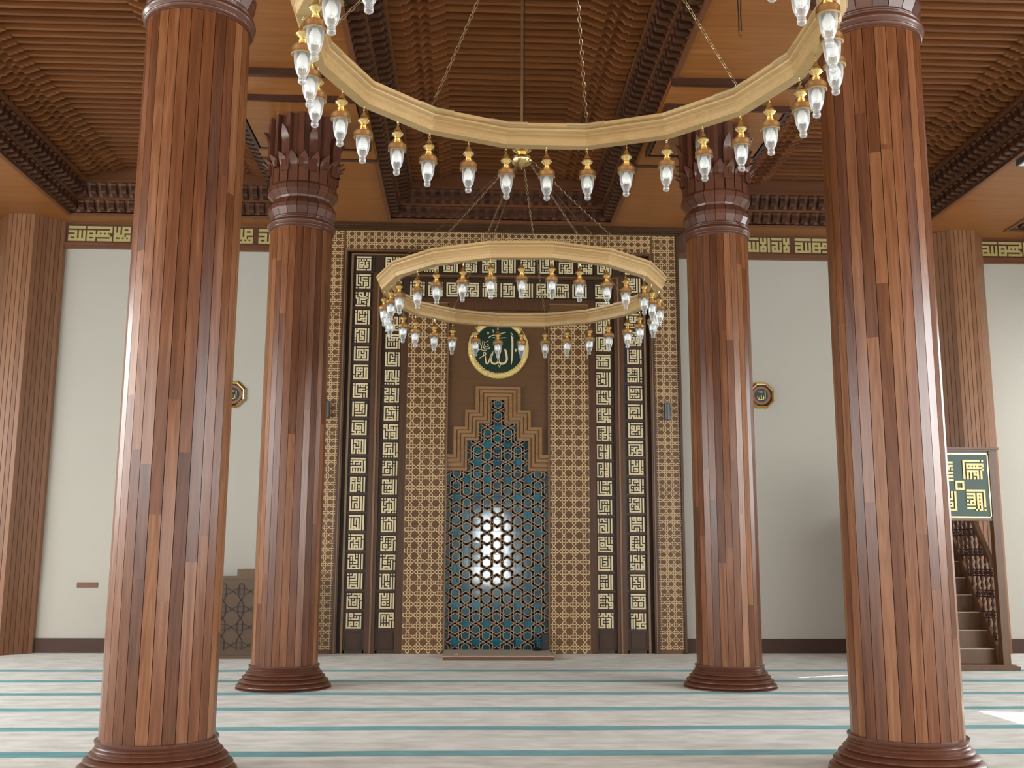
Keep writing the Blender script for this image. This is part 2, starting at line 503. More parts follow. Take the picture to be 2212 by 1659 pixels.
KUFIC = {'OL': ['7ff0005574015ed5295ed5555dd4017f7',
 '5ff40057d54157d5015dd45575d0115f7',
 '5e51255a54f96052f92832b928b0037fb',
 '5dd15555550157550557d5d541d4057fd',
 '5fd5057754555555455751155751055fd',
 '5ff4005f751155554557d5555dd4017ff',
 '7ff4005f75555f54055d51155754057ff',
 '5ff15455d50157c55157f5015f54157f5',
 '5fc4005dd5555dd4515d54055f54015ff',
 '7fd0015fd5055f55555f54057751517ff',
 '5fd5155d54555555155f540557555577f',
 '7ff0005fd1155750057fd4055555557ff',
 '7d544575544577d5455555555455557c5',
 '5f55155d54155f55155555555754057fd',
 '7fd0055755555555555555155d55757fd',
 '5ff0015dd1547754455755055755557ff',
 '7d54455551455754155754055f55157fd',
 '5750555d54155f54055f54055f55157fd',
 '57f0455f74017555145755555754057fd',
 '5df5405d540557d4015dd5555dd5057ff'], 'IL': ['77f50157f5545f54015555555554057fd',
 '5f55115555415755055755455fd4057fd',
 '5f551555555575545475f4457ff004557',
 '75d15575d44575d005775155775445777',
 '7f545057d5005dd4555d54055f55157fd',
 '77f5407551555fd40155d55555d44575f',
 '7f54115f54055755557554547fd005557',
 '5f51115751017554055d55555d50157f5',
 '7d55555f500557545555540557d4157fd',
 '5750515dd5055554557554555fd510775',
 '5750505dd4055755555555555554057fd',
 '5ff1015571047554055d55455dd41577d',
 '57f0415df4015d45455d54055f55157fd',
 '5f51505555555555055754455755157fd',
 '7555555d54155f54055d55455d54057fd',
 '7ff4055d755155f4105554055555557fd'], 'IR': ['5f751555755155d5155755055754555dd',
 '7ff00077f1517fd40155d55555d4017ff',
 '7d50557551755054755554755154057fd',
 '77d15575540555544457745157f4057fd',
 '57555577544555d44057d45457f4157f7',
 '7f541557541557544457d44457744577d',
 '7d54555555555dd4055dd5555dd4557dd',
 '7d54555554555dd4055dd55555d4557dd',
 '57751457d50157555557d5015f54157ff',
 '5fd5055555015755455554557dd4017f5',
 '5d55455754057f54155d55555755155fd',
 '7d50445d54155d55505df4057f74017ff',
 '7f54115755055755155755055fd4017fd',
 '5f54155f54055554055d55555d54455fd',
 '7f551175d40575541075f4055574117f7',
 '5dd1547770015dd50555d5055dd4557dd'], 'OR': ['5754555754155755055f54045554057fd',
 '77d5057551057554057f50045555547f5',
 '5ff40055d5455d54015f540555d4017ff',
 '7fd0015fd4055f55155754015d555577f',
 '5ff4005dd5545dd4515f55055d54017ff',
 '7ff0007fd4055754455df45157d51177f',
 '5d55455d54555f55045755145774057ff',
 '5f51155751057d540457545477d4057ff',
 '5f51155751057d540557545577d4057fd',
 '5dd5555dd4415fd4015fd5055554517d5',
 '7f551575540575540477745177f4157d7',
 '5d55145d755457700177545575715577f',
 '7ff0005dd5155dd4455f54055d554577f',
 '7ff0005f741557f4015dd5555dd4017ff',
 '5dd15575501557550557f55057751157f']}
# ------------------------------------------------------------------ room shell
def struct(o):
    o['kind'] = 'structure'
    return o

mb = MB(); mb.box(XL, XR, YN, YB + 0.3, -0.2, -0.012)
struct(mb.build('floor', mat_plain('screed', srgb(140, 135, 128), 0.9)))
mb = MB(); mb.box(XL, XR, YN, YB, -0.012, 0.0)
tag(mb.build('carpet', M_CARPET), 'off-white wall-to-wall carpet with teal prayer-row stripes', 'carpet')

# qibla wall: plaster with a thicker dado below 1.19 m
mb = MB()
mb.box(XL - 0.3, XR + 0.3, YB, YB + 0.3, 0, ZC + 0.9)
struct(mb.build('wall_back', M_WALL))
mb = MB(); mb.box(XL, XR, YB - 0.012, YB, 0.0, 1.19)
struct(mb.build('trim_1', M_WALL))
# right wall with small sunlit openings
def wall_with_holes(name, x0, x1, holes):
    mb = MB()
    ys = sorted(holes)
    cur = YN
    for (a, b_, z0, z1) in ys:
        mb.box(x0, x1, cur, a, 0, ZC + 0.9)
        mb.box(x0, x1, a, b_, 0, z0)
        mb.box(x0, x1, a, b_, z1, ZC + 0.9)
        cur = b_
    mb.box(x0, x1, cur, YB, 0, ZC + 0.9)
    return struct(mb.build(name, M_WALL))
def sun_hole(px, py):
    """height and y of the opening whose light falls on floor point px, py"""
    t = (XR - px) / -SUN_D.x
    return py - SUN_D.y * t, -SUN_D.z * t
HOLES = []
for px, py, w_, h_ in ((6.0, 10.15, 1.0, 0.72), (8.7, 15.95, 0.6, 0.34)):
    yy, zz = sun_hole(px, py)
    HOLES.append((yy - w_ / 2, yy + w_ / 2, zz - h_ / 2, zz + h_ / 2))
GR = []
for k in range(9):        # unseen pierced plate, shaped to cast a slanting row of sun dots
    yy, zz = sun_hole(4.15 + 0.13 * k, 13.88 + 0.05 * k)
    GR.append((yy - 0.026, yy + 0.026, zz - 0.020, zz + 0.020))
ga, gb = GR[0][0] - 0.1, GR[-1][1] + 0.1
gz0, gz1 = min(q[2] for q in GR) - 0.1, max(q[3] for q in GR) + 0.1
HOLES.append((ga - 0.12, gb + 0.12, gz0 - 0.15, gz1 + 0.15))
wall_with_holes('wall_right', XR, XR + 0.3, HOLES)
mb = MB()
cur = ga - 0.12
for a, b_, z0, z1 in GR:
    mb.box(XR + 0.290, XR + 0.296, cur, a, gz0 - 0.15, gz1 + 0.15)
    mb.box(XR + 0.290, XR + 0.296, a, b_, gz0 - 0.15, z0)
    mb.box(XR + 0.290, XR + 0.296, a, b_, z1, gz1 + 0.15)
    cur = b_
mb.box(XR + 0.290, XR + 0.296, cur, gb + 0.12, gz0 - 0.15, gz1 + 0.15)
struct(mb.build('window_13', M_GREY))
wall_with_holes('wall_left', XL - 0.3, XL, [])
mb = MB(); mb.box(XL - 0.3, XR + 0.3, YN - 0.3, YN, 0, ZC + 0.9)
struct(mb.build('wall_front', M_WALL))
# window frames and frosted panes along the side and rear walls
def window(n, cx, cy, cz, wd, ht, side):
    fm, pm = MB(), MB()
    d = 0.10
    t = 0.07
    def bx(m, a0, a1, z0, z1, d0, d1):
        if side == 'R': m.box(XR - d1, XR - d0, a0, a1, z0, z1)
        elif side == 'L': m.box(XL + d0, XL + d1, a0, a1, z0, z1)
        else: m.box(a0, a1, YN + d0, YN + d1, z0, z1)
    c = cx if side == 'N' else cy
    bx(fm, c - wd / 2 - t, c - wd / 2, cz - ht / 2 - t, cz + ht / 2 + t, 0.0, d)
    bx(fm, c + wd / 2, c + wd / 2 + t, cz - ht / 2 - t, cz + ht / 2 + t, 0.0, d)
    bx(fm, c - wd / 2, c + wd / 2, cz + ht / 2, cz + ht / 2 + t, 0.0, d)
    bx(fm, c - wd / 2, c + wd / 2, cz - ht / 2 - t, cz - ht / 2, 0.0, d)
    bx(fm, c - 0.03, c + 0.03, cz - ht / 2, cz + ht / 2, 0.02, d)
    f = struct(fm.build('window_%d' % n, M_TRIM))
    bx(pm, c - wd / 2, c + wd / 2, cz - ht / 2, cz + ht / 2, 0.0, 0.03)
    pm.build('pane', M_PANE, f)
n = 1
for y in (-3.5, 1.5, 6.0, 15.3):
    window(n, 0, y, 3.3, 2.2, 4.6, 'R'); n += 1
for y in (-3.5, 1.5, 6.5, 11.5):
    window(n, 0, y, 3.3, 2.2, 4.6, 'L'); n += 1
for x in (-8.5, -4.2, 5.4, 9.5):
    window(n, x, 0, 3.4, 2.2, 4.4, 'N'); n += 1

# baseboard pieces of the qibla wall
for nm, a, b_ in (('baseboard_left', XL, X0 - 3.13), ('baseboard_right', X0 + 3.13, XR)):
    mb = MB(); mb.box(a, b_, YB - 0.05, YB - 0.012, 0, 0.215)
    mb.box(a, b_, YB - 0.042, YB - 0.012, 0.215, 0.23)
    struct(mb.build(nm, M_BASEB))

# ------------------------------------------------------------------ ceiling
XC = 0.525
BAYS = [XC - 10.70, XC - 5.35, XC, XC + 5.35, XC + 10.70]
CH = 1.88
CY0, CY1 = 4.2, 16.95
mb = MB()
rnd = random.Random(3)
def soffit(x0, x1, y0, y1):
    y = y0
    while y < y1 - 1e-6:
        ye = min(y1, y + 1.22)
        mb.box(x0, x1, y, ye, ZC, ZC + 0.06, rnd.uniform(0.2, 0.8))
        y = ye
soffit(XL, XR, CY1, YB)
soffit(XL, XR, YN, CY0)
edges = [XL]
for c in BAYS:
    edges += [max(c - CH, XL), min(c + CH, XR)]
edges.append(XR)
for i in range(0, len(edges), 2):
    if edges[i + 1] > edges[i] + 0.01:
        soffit(edges[i], edges[i + 1], CY0, CY1)
# roof board above everything
mb.box(XL - 0.3, XR + 0.3, YN - 0.3, YB + 0.3, ZC + 0.9, ZC + 1.0, 0.2)
ceiling = struct(mb.build('ceiling', M_SOFFIT))

Z1, D1, Z2, D2 = 7.42, 0.19, 7.665, 0.38
ZB = 8.02
def slat_profile(xc, half):
    """lower edge of a slat from -half to +half, wavy near both ends"""
    pr = [(half, 7.70), (half - 0.155, 7.70), (half - 0.175, 7.722), (half - 0.225, 7.73)]
    x = half - 0.225
    for k in range(2):
        n_ = 7
        for i in range(1, n_ + 1):
            t = i / n_
            pr.append((x - 0.125 * t, 7.73 + 0.012 * k + 0.012 * t + 0.052 * math.sin(PI * t)))
        x -= 0.125
    z = 7.754
    for k in range(3):
        pr.append((x - 0.01, z + 0.012)); pr.append((x - 0.055, z + 0.020))
        x -= 0.06; z += 0.024
    pr.append((x - 0.01, 7.845))
    right = pr
    return [(xc - a, z_) for a, z_ in right] + [(xc + a, z_) for a, z_ in reversed(right)]

def coffer(cx):
    x0, x1 = cx - CH, cx + CH
    fr = MB()
    # corner-mitred rails: (inset, z) profile swept round the rectangle
    def sweep(prof, m, tint=None):
        P = [[(x0 + d, CY0 + d, z), (x1 - d, CY0 + d, z), (x1 - d, CY1 - d, z), (x0 + d, CY1 - d, z)] for d, z in prof]
        vs = [p for ring in P for p in ring]
        fs = []
        for k in range(len(P) - 1):
            for i in range(4):
                j = (i + 1) % 4
                fs.append((4 * k + i, 4 * k + j, 4 * k + 4 + j, 4 * k + 4 + i))
        m.add(vs, fs, tint)
    sweep([(-0.05, 7.2), (-0.05, 7.182), (0.012, 7.182), (0.012, 7.215), (0.0, 7.215), (0.0, 7.235), (D1 - 0.05, Z1 - 0.02),
           (D1 - 0.05, Z1 - 0.03), (D1, Z1 - 0.03), (D1, Z1), (D1 - 0.02, Z1), (D1 - 0.02, Z1 + 0.015), (D2 - 0.045, Z2 - 0.03),
           (D2 - 0.045, Z2 - 0.04), (D2 + 0.01, Z2 - 0.04), (D2 + 0.01, Z2), (D2 - 0.01, Z2), (D2 - 0.01, ZB)], fr)
    f = fr.build('coffer_frame', M_TRIM, ceiling, fix=False)
    # two rows of scrolled brackets
    br = MB()
    def brackets(dA, zA, dB, zB):
        n_ = 7
        prof = []
        for i in range(n_ + 1):
            t = i / n_
            d = dA + (dB - dA) * t; z = zA + (zB - zA) * t
            o = 0.012 + 0.080 * (t if t < 0.45 else 0.45) / 0.45 if t < 0.6 else (0.062 if t < 0.78 else 0.022)
            L = math.hypot(dB - dA, zB - zA)
            nd, nz = (zB - zA) / L, -(dB - dA) / L
            prof.append((d + nd * o, z + nz * o))
        base = [(dA, zA + 0.01), (dB, zB + 0.01)]
        def one(pfun, w_):
            n2 = len(prof)
            vs = []
            for s_ in (-w_ / 2, w_ / 2):
                vs += [pfun(s_, d, z) for d, z in prof] + [pfun(s_, base[1][0], base[1][1]), pfun(s_, base[0][0], base[0][1])]
            N_ = n2 + 2
            fs = [list(range(N_)), list(range(2 * N_ - 1, N_ - 1, -1))]
            fs += [(i, i + 1, i + 1 + N_, i + N_) for i in range(n2 - 1)]
            br.add(vs, fs, rnd.uniform(0.1, 0.9))
        pitch, wd = 0.165, 0.086
        nX = int((2 * CH - 2 * dA - 0.1) / pitch)
        for i in range(nX + 1):
            x = cx + (i - nX / 2) * pitch
            one(lambda s_, d, z, x=x: (x + s_, CY1 - d, z), wd)
        nY = int((CY1 - CY0 - 2 * dA - 0.1) / pitch)
        for i in range(nY + 1):
            y = CY1 - dA - 0.12 - i * pitch
            if y < 8.3: break
            one(lambda s_, d, z, y=y: (x0 + d, y + s_, z), wd)
            one(lambda s_, d, z, y=y: (x1 - d, y + s_, z), wd)
    brackets(0.01, 7.24, D1 - 0.035, Z1 - 0.035)
    brackets(D1 - 0.01, Z1 + 0.02, D2 - 0.035, Z2 - 0.045)
    br.build('bracket_band', M_CARVE, f, fix=False)
    # backing and wavy slats
    bk = MB(); bk.box(x0 + 0.3, x1 - 0.3, CY0 + 0.3, CY1 - 0.3, ZB, ZB + 0.04)
    bk.build('backing_board', M_CARVE, f)
    sm = MB()
    half = CH - D2 - 0.0
    pr = slat_profile(cx, half)
    y = CY1 - D2 - 0.16
    while y > CY0 + D2 + 0.1:
        n_ = len(pr)
        tt = rnd.uniform(0, 1)
        yf, yb = y - 0.055, y
        top = ZB
        vs = [(a, yf, z) for a, z in pr] + [(a, yb, z) for a, z in pr] + [(a, yf, top) for a, z in pr] + [(a, yb, top) for a, z in pr]
        fs = []
        for i in range(n_ - 1):
            fs.append((i, i + n_, i + 1 + n_, i + 1))
            fs.append((i, i + 1, i + 1 + 2 * n_, i + 2 * n_))
            fs.append((i + n_, i + 3 * n_, i + 1 + 3 * n_, i + 1 + n_))
        sm.add(vs, fs, tt)
        y -= 0.171
    sm.build('wavy_slats', M_SLAT, f, fix=False)
for c in BAYS[1:4] + [BAYS[4]]:
    coffer(c)

# ------------------------------------------------------------------ qibla wall frieze and pilasters
FR = {
 'A': ['########', '........', '####.#.#', '...#.#.#', '####.#.#', '#..#.#.#', '########'],
 'B': ['############', '...........#', '####.#######', '#..#.#.#.#..', '###########.', '#..#.......#', '####.#######'],
 'C': ['#.#.####', '#.#.#..#', '#.#.####', '###.#...', '#####.##', '#..#.#.#', '########'],
 'E': ['#.#', '#.#', '###', '.#.', '###', '#.#', '###'],
 'F': ['#.#####', '#......', '#.###.#', '#...#.#', '#.###.#', '#.#.#.#', '#.#####'],
}
def glyph(mb, rows, x, z, u, y0, y1, uz=None):
    """raise the set cells; neighbouring cells in a row merge into one bar, seams between rows are closed"""
    uz = uz or u
    H_ = len(rows)
    def on(r, c):
        return 0 <= r < H_ and 0 <= c < len(rows[r]) and rows[r][c] == '#'
    for r in range(H_):
        for c in range(len(rows[r])):
            if not on(r, c): continue
            xa, xb = x + c * u, x + (c + 1) * u
            zb, zt = z + (H_ - 1 - r) * uz, z + (H_ - r) * uz
            g = 0.08
            xa2 = xa + (0 if on(r, c - 1) else -g * u); xb2 = xb + (0 if on(r, c + 1) else g * u)
            zb2 = zb + (0 if on(r + 1, c) else -g * uz); zt2 = zt + (0 if on(r - 1, c) else g * uz)
            mb.quad((xa2, y0, zb2), (xb2, y0, zb2), (xb2, y0, zt2), (xa2, y0, zt2))
            if not on(r, c - 1): mb.quad((xa2, y1, zb2), (xa2, y0, zb2), (xa2, y0, zt2), (xa2, y1, zt2))
            if not on(r, c + 1): mb.quad((xb2, y0, zb2), (xb2, y1, zb2), (xb2, y1, zt2), (xb2, y0, zt2))
            if not on(r + 1, c): mb.quad((xa2, y1, zb2), (xb2, y1, zb2), (xb2, y0, zb2), (xa2, y0, zb2))
            if not on(r - 1, c): mb.quad((xa2, y0, zt2), (xb2, y0, zt2), (xb2, y1, zt2), (xa2, y1, zt2))

def frieze(xa, xb, start, seq, label):
    t = thing('calligraphy_frieze', label, 'frieze', ((xa + xb) / 2, YB, 6.75), 0, 'lettered friezes along the wall')
    ox, oy, oz = t.location
    b_ = MB(); b_.box(xa - ox, xb - ox, -0.06, 0, 0.09, 0.45)
    b_.build('board', M_FRIEZE, t)
    b_ = MB()
    b_.box(xa - ox, xb - ox, -0.085, 0, 0.0, 0.045); b_.box(xa - ox, xb - ox, -0.105, 0, 0.045, 0.09)
    b_.box(xa - ox, xb - ox, -0.08, 0, 0.425, 0.45)
    b_.build('moulding', M_TRIM, t)
    l = MB()
    x = start
    u = 0.0352
    for ch in seq:
        if ch == ' ':
            x += 0.075
            continue
        wdt = len(FR[ch][0]) * u
        if x > xa + 0.02 and x + wdt < xb - 0.01:
            glyph(l, FR[ch], x - ox, 6.88 - oz, u, -0.072, -0.06, 0.0368)
        x += wdt + 0.03
    l.build('lettering', M_FRLET, t, fix=False)
PIL = [(XC - 8.025, 'left'), (XC + 8.025, 'right')]
seq = 'ABC AEFE ' * 5
frieze(-6.99, X0 - 3.15, -6.89, seq, 'brown frieze with square Kufic letters on the wall left of the mihrab')
frieze(XL, -8.02, -8.02 - 4.07, seq, 'end of a lettered frieze cut off by the left photo edge, past the pilaster')
frieze(X0 + 3.15, 8.02, 3.66, 'ABC AEFE ABC AEFE', 'brown frieze with square Kufic letters on the wall right of the mihrab')
frieze(9.06, XR, 9.11, 'ABC AEFE ' * 3, 'lettered frieze on the wall at the far right photo edge, past the pilaster')

def pilaster(x, label):
    t = thing('wall_pilaster', label, 'pilaster', (x, YB, 0), 0, 'half-octagonal wall pilasters')
    m = MB()
    R_ = 0.57
    pts = [(-0.56, 0), (-0.56, -0.10), (-0.22, -0.52), (0.22, -0.52), (0.56, -0.10), (0.56, 0)]
    rn = random.Random(5)
    for i in range(len(pts) - 1):
        a, b_ = Vector(pts[i]), Vector(pts[i + 1])
        L_ = (b_ - a).length
        n_ = max(1, round(L_ / 0.078))
        d = (b_ - a) / n_
        nn = Vector((d.y, -d.x)).normalized()
        if nn.y > 0 and abs(nn.y) > 0.1: nn = -nn
        for k in range(n_):
            p, q = a + d * k, a + d * (k + 1)
            g = d * 0.06
            p2, q2 = p + g, q - g
            ins = nn * -0.012
            tt = rn.uniform(0.1, 0.9)
            z = 0.0
            brk = rn.uniform(1.2, 5.5)
            for z0, z1, t2 in ((0, brk, tt), (brk, ZC, min(1, tt + rn.uniform(-0.2, 0.2)))):
                m.quad((p2.x, p2.y, z0), (q2.x, q2.y, z0), (q2.x, q2.y, z1), (p2.x, p2.y, z1), t2)
            pi, qi = p + ins, q + ins
            m.quad((pi.x, pi.y, 0), (p2.x, p2.y, 0), (p2.x, p2.y, ZC), (pi.x, pi.y, ZC), 0)
            m.quad((q2.x, q2.y, 0), (qi.x, qi.y, 0), (qi.x, qi.y, ZC), (q2.x, q2.y, ZC), 0)
    m.build('cladding', M_PIL, t, fix=False)
    c_ = MB(); c_.add([(px * 0.96, py * 0.96, z) for z in (0, ZC) for px, py in pts], [(i, i + 1, i + 7, i + 6) for i in range(5)], 0)
    c_.build('core', M_PIL, t)
pilaster(PIL[0][0], 'wide fluted wooden half-octagonal pilaster on the wall at far left')
pilaster(PIL[1][0], 'wide fluted wooden half-octagonal pilaster behind the stepped pulpit at right')

# ------------------------------------------------------------------ columns
NP = 28
def make_column():
    t = thing('wooden_column', '', 'column', group='round columns of the prayer hall')
    rn = random.Random(11)
    m = MB()
    r = 0.392
    for i in range(NP):
        a0, a1 = 2 * PI * i / NP, 2 * PI * (i + 1) / NP
        g = 0.006
        brk = [0.25] + sorted(rn.uniform(0.9, 5.2) for _ in range(rn.choice((1, 2, 2)))) + [5.62]
        ga, gb = a0 + g, a1 - g
        for z0, z1 in zip(brk[:-1], brk[1:]):
            m.quad((r * math.cos(ga), r * math.sin(ga), z0), (r * math.cos(gb), r * math.sin(gb), z0),
                   (r * math.cos(gb), r * math.sin(gb), z1), (r * math.cos(ga), r * math.sin(ga), z1), rn.random())
        ri = r - 0.012
        am = (a1)
        for aa, b2 in ((gb, am), (am, a1 + g)):
            ra = r if aa == gb else ri
            rb = ri if aa == gb else r
            m.quad((ra * math.cos(aa), ra * math.sin(aa), 0.25), (rb * math.cos(b2), rb * math.sin(b2), 0.25),
                   (rb * math.cos(b2), rb * math.sin(b2), 5.62), (ra * math.cos(aa), ra * math.sin(aa), 5.62), 0.0)
    m.build('shaft', M_COL, t, fix=False)
    # base of stacked rounded rings
    b_ = MB()
    prof = [(0.0, 0.0), (0.56, 0.0), (0.56, 0.012)]
    def bead(r0, z0, r1, z1, bul, n_=6):
        for i in range(n_ + 1):
            tt = i / n_
            prof.append((r0 + (r1 - r0) * tt + bul * math.sin(PI * tt), z0 + (z1 - z0) * tt))
    bead(0.538, 0.014, 0.520, 0.066, 0.024)
    bead(0.508, 0.068, 0.482, 0.116, 0.028)
    bead(0.470, 0.118, 0.450, 0.160, 0.026)
    bead(0.440, 0.162, 0.424, 0.194, 0.020)
    bead(0.422, 0.195, 0.416, 0.215, 0.007, 4)
    bead(0.410, 0.217, 0.408, 0.235, 0.006, 4)
    prof += [(0.404, 0.237), (0.418, 0.255), (0.418, 0.268), (0.39, 0.272), (0.0, 0.272)]
    b_.lathe(prof, 64, caps=False)
    b_.build('base', M_COLD, t, smooth=True)
    c_ = MB(); prof = [(0.38, 5.585), (0.402, 5.585), (0.405, 5.60)]
    bead(0.404, 5.602, 0.408, 5.632, 0.012, 5)
    bead(0.410, 5.636, 0.412, 5.700, 0.022)
    bead(0.408, 5.704, 0.402, 5.728, 0.010, 4)
    bead(0.400, 5.730, 0.392, 5.756, 0.008, 4)
    prof += [(0.36, 5.76)]
    c_.lathe(prof, 64, caps=False)
    c_.build('collar', M_COLD, t, smooth=True)
    # faceted neck
    n_ = MB()
    NS = 20
    pr = [(0.385, 5.755), (0.425, 5.845), (0.428, 5.895), (0.372, 5.985), (0.380, 6.01), (0.445, 6.075), (0.448, 6.135), (0.418, 6.185)]
    for i in range(NS):
        a0, a1 = 2 * PI * i / NS + 0.008, 2 * PI * (i + 1) / NS - 0.008
        tt = rn.random()
        for (ra, za), (rb, zb) in zip(pr[:-1], pr[1:]):
            n_.quad((ra * math.cos(a0), ra * math.sin(a0), za), (ra * math.cos(a1), ra * math.sin(a1), za),
                    (rb * math.cos(a1), rb * math.sin(a1), zb), (rb * math.cos(a0), rb * math.sin(a0), zb), tt)
    n_.lathe([(q - 0.012, z) for q, z in pr], 40, caps=False, tint=0.0)
    n_.build('faceted_neck', M_COLD, t, fix=False)
    # leaves curling outward: tall strips whose tips bend out
    l = MB()
    def leaf(a, half, z0, zt, r0, out, th=0.03):
        n2 = 9
        rings = []
        for i in range(n2 + 1):
            tt = i / n2
            z = z0 + (zt - z0) * tt
            cur = max(0.0, (tt - 0.62) / 0.38)
            rr = r0 + out * cur ** 1.8
            hw = half * (1 if tt < 0.75 else max(0.06, (1 - (tt - 0.75) / 0.25) ** 0.6))
            rings.append((rr, hw, z))
        vs = []
        for rr, hw, z in rings:
            for rad, sg in ((rr, -1), (rr, 1), (rr - th, 1), (rr - th, -1)):
                vs.append((rad * math.cos(a + sg * hw), rad * math.sin(a + sg * hw), z))
        fs = []
        for i in range(n2):
            for k in range(4):
                j = (k + 1) % 4
                fs.append((4 * i + k, 4 * i + j, 4 * i + 4 + j, 4 * i + 4 + k))
        fs.append((4 * n2, 4 * n2 + 1, 4 * n2 + 2, 4 * n2 + 3))
        l.add(vs, fs, rn.uniform(0.2, 0.9))
    for i in range(NS):
        leaf(2 * PI * (i + 0.5) / NS, PI / NS * 0.90, 6.16, 6.52, 0.425, 0.11)
    for i in range(8):
        leaf(2 * PI * (i + 0.5) / 8, 0.115, 6.30, 6.88, 0.455, 0.085, 0.06)
    l.build('leaf_crown', M_COLD, t, smooth=True)
    k_ = MB()
    NF = 16
    for i in range(NF):
        a0, a1 = 2 * PI * i / NF, 2 * PI * (i + 1) / NF
        am0, am1 = a0 + (a1 - a0) * 0.32, a0 + (a1 - a0) * 0.68
        ro, ri = 0.462, 0.395
        pts = [(ro, a0 + 0.02), (ro, am0), (ri, am0 + 0.02), (ri, am1 + 0.02), (ro, a1 + 0.02)]
        tt = rn.uniform(0.2, 0.8)
        for (ra, aa), (rb, ab) in zip(pts[:-1], pts[1:]):
            k_.quad((ra * math.cos(aa), ra * math.sin(aa), 6.36), (rb * math.cos(ab), rb * math.sin(ab), 6.36),
                    (rb * math.cos(ab), rb * math.sin(ab), 7.06), (ra * math.cos(aa), ra * math.sin(aa), 7.06), tt)
    k_.lathe([(0.385, 6.1), (0.385, 7.06)], 24)
    k_.build('fluted_block', M_COLD, t, fix=False)
    ab = MB(); ab.box(-0.72, 0.72, -0.72, 0.72, 7.06, 7.13, 0.5); ab.box(-0.74, 0.74, -0.74, 0.74, 7.115, 7.13, 0.2)
    ab.box(-0.80, 0.80, -1.30, 1.30, 7.13, 7.2, 0.6)
    for sx in (-1, 1):
        ab.box(sx * 0.80 - 0.02, sx * 0.80 + 0.02, -1.32, 1.32, 7.155, 7.2, 0.2)
    ab.build('abacus', M_SOFFIT, t)
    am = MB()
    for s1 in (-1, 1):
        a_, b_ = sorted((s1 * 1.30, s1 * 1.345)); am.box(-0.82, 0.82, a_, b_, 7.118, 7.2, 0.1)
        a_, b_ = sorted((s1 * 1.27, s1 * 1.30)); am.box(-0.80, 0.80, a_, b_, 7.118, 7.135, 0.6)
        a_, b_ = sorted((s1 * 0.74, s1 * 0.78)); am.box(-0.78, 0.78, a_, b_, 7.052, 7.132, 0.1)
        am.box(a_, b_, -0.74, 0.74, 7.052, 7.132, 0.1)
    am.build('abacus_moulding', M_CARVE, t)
    return t
def copy_tree(o, parent=None):
    c = o.copy()
    C.objects.link(c)
    c.parent = parent
    for ch in o.children:
        copy_tree(ch, c)
    return c
col0 = make_column()
COLS = [(-2.155, 12.85, 0.0, 'round planked wooden column standing left of the mihrab, in the far row'),
        (3.205, 12.85, 1.309, 'round planked wooden column standing right of the mihrab, in the far row'),
        (-2.155, 7.70, 2.36, 'nearest thick planked wooden column on the left, its base cut by the photo edge'),
        (3.205, 7.70, 4.45, 'nearest thick planked wooden column on the right, in front of the pulpit')]
for i, (x, y, rz, lab) in enumerate(COLS):
    o = col0 if i == 0 else copy_tree(col0)
    o.location = (x, y, 0)
    o['label'] = lab
# the abacus has to stay square to the room
for o in [q for q in S.objects if q.name.startswith('wooden_column')]:
    for ch in o.children:
        if ch.name.startswith('abacus'):
            pass
for i, (x, y, rz, lab) in enumerate(COLS):
    o = [q for q in S.objects if q.name.startswith('wooden_column') and abs(q.location.x - x) < 0.01 and abs(q.location.y - y) < 0.01][0]
    for ch in o.children:
        if not ch.name.startswith('abacus'):
            ch.rotation_euler = (0, 0, rz)
# ------------------------------------------------------------------ mihrab
mih = thing('mihrab', 'tall walnut mihrab with lettered borders, gold interlace and turquoise tiled niche', 'mihrab', (X0, YB, 0))
YF = -0.15      # general front of the mihrab, measured from the wall plane
def ustrip(mb, ui, uo, zi, zo, yf, yb=0.0, tint=None):
    """an upside-down U: two uprights and a head"""
    mb.box(-uo, -ui, yf, yb, 0, zo, tint)
    mb.box(ui, uo, yf, yb, 0, zo, tint)
    mb.box(-ui, ui, yf, yb, zi, zo, tint)
m = MB()
ustrip(m, 3.09, 3.13, 7.12, 7.145, -0.19, tint=0.2)
ustrip(m, 2.60, 2.68, 6.735, 6.785, -0.18, tint=0.55)
ustrip(m, 1.99, 2.155, 6.30, 6.375, -0.15, tint=0.7)
ustrip(m, 1.55, 1.66, 5.87, 5.945, -0.15, tint=0.5)
m.box(-0.86, 0.86, -0.15, -0.02, 5.74, 5.87, 0.8)
m.build('frame', M_MFRAME, mih)
m = MB()
ustrip(m, 2.505, 2.54, 6.695, 6.715, -0.14)
ustrip(m, 2.045, 2.075, 6.33, 6.342, -0.165)
ustrip(m, 1.526, 1.55, 5.85, 5.87, -0.14)
ustrip(m, 2.626, 2.645, 6.752, 6.764, -0.19)
for sg in (-1, 1):
    m.box(min(sg * 0.85, sg * 0.872), max(sg * 0.85, sg * 0.872), -0.155, -0.02, 0, 5.74)
m.build('edge_moulding', M_MEDGE, mih)
m = MB()
ustrip(m, 2.54, 2.60, 6.715, 6.735, -0.05)
ustrip(m, 2.155, 2.505, 6.375, 6.695, -0.085)
ustrip(m, 1.66, 1.99, 5.945, 6.30, -0.085)
m.build('channel_board', M_MDARK, mih)
m = MB()
ustrip(m, 2.68, 3.09, 6.785, 7.12, -0.135)
for sg in (-1, 1):
    a, b_ = sorted((sg * 0.872, sg * 1.526))
    z = 0
    rn = random.Random(2)
    while z < 5.87:
        z2 = min(5.87, z + 0.62)
        m.box(a, b_, -0.135, 0, z, z2, rn.random()); z = z2
m.build('lattice_board', M_MBOARD, mih)
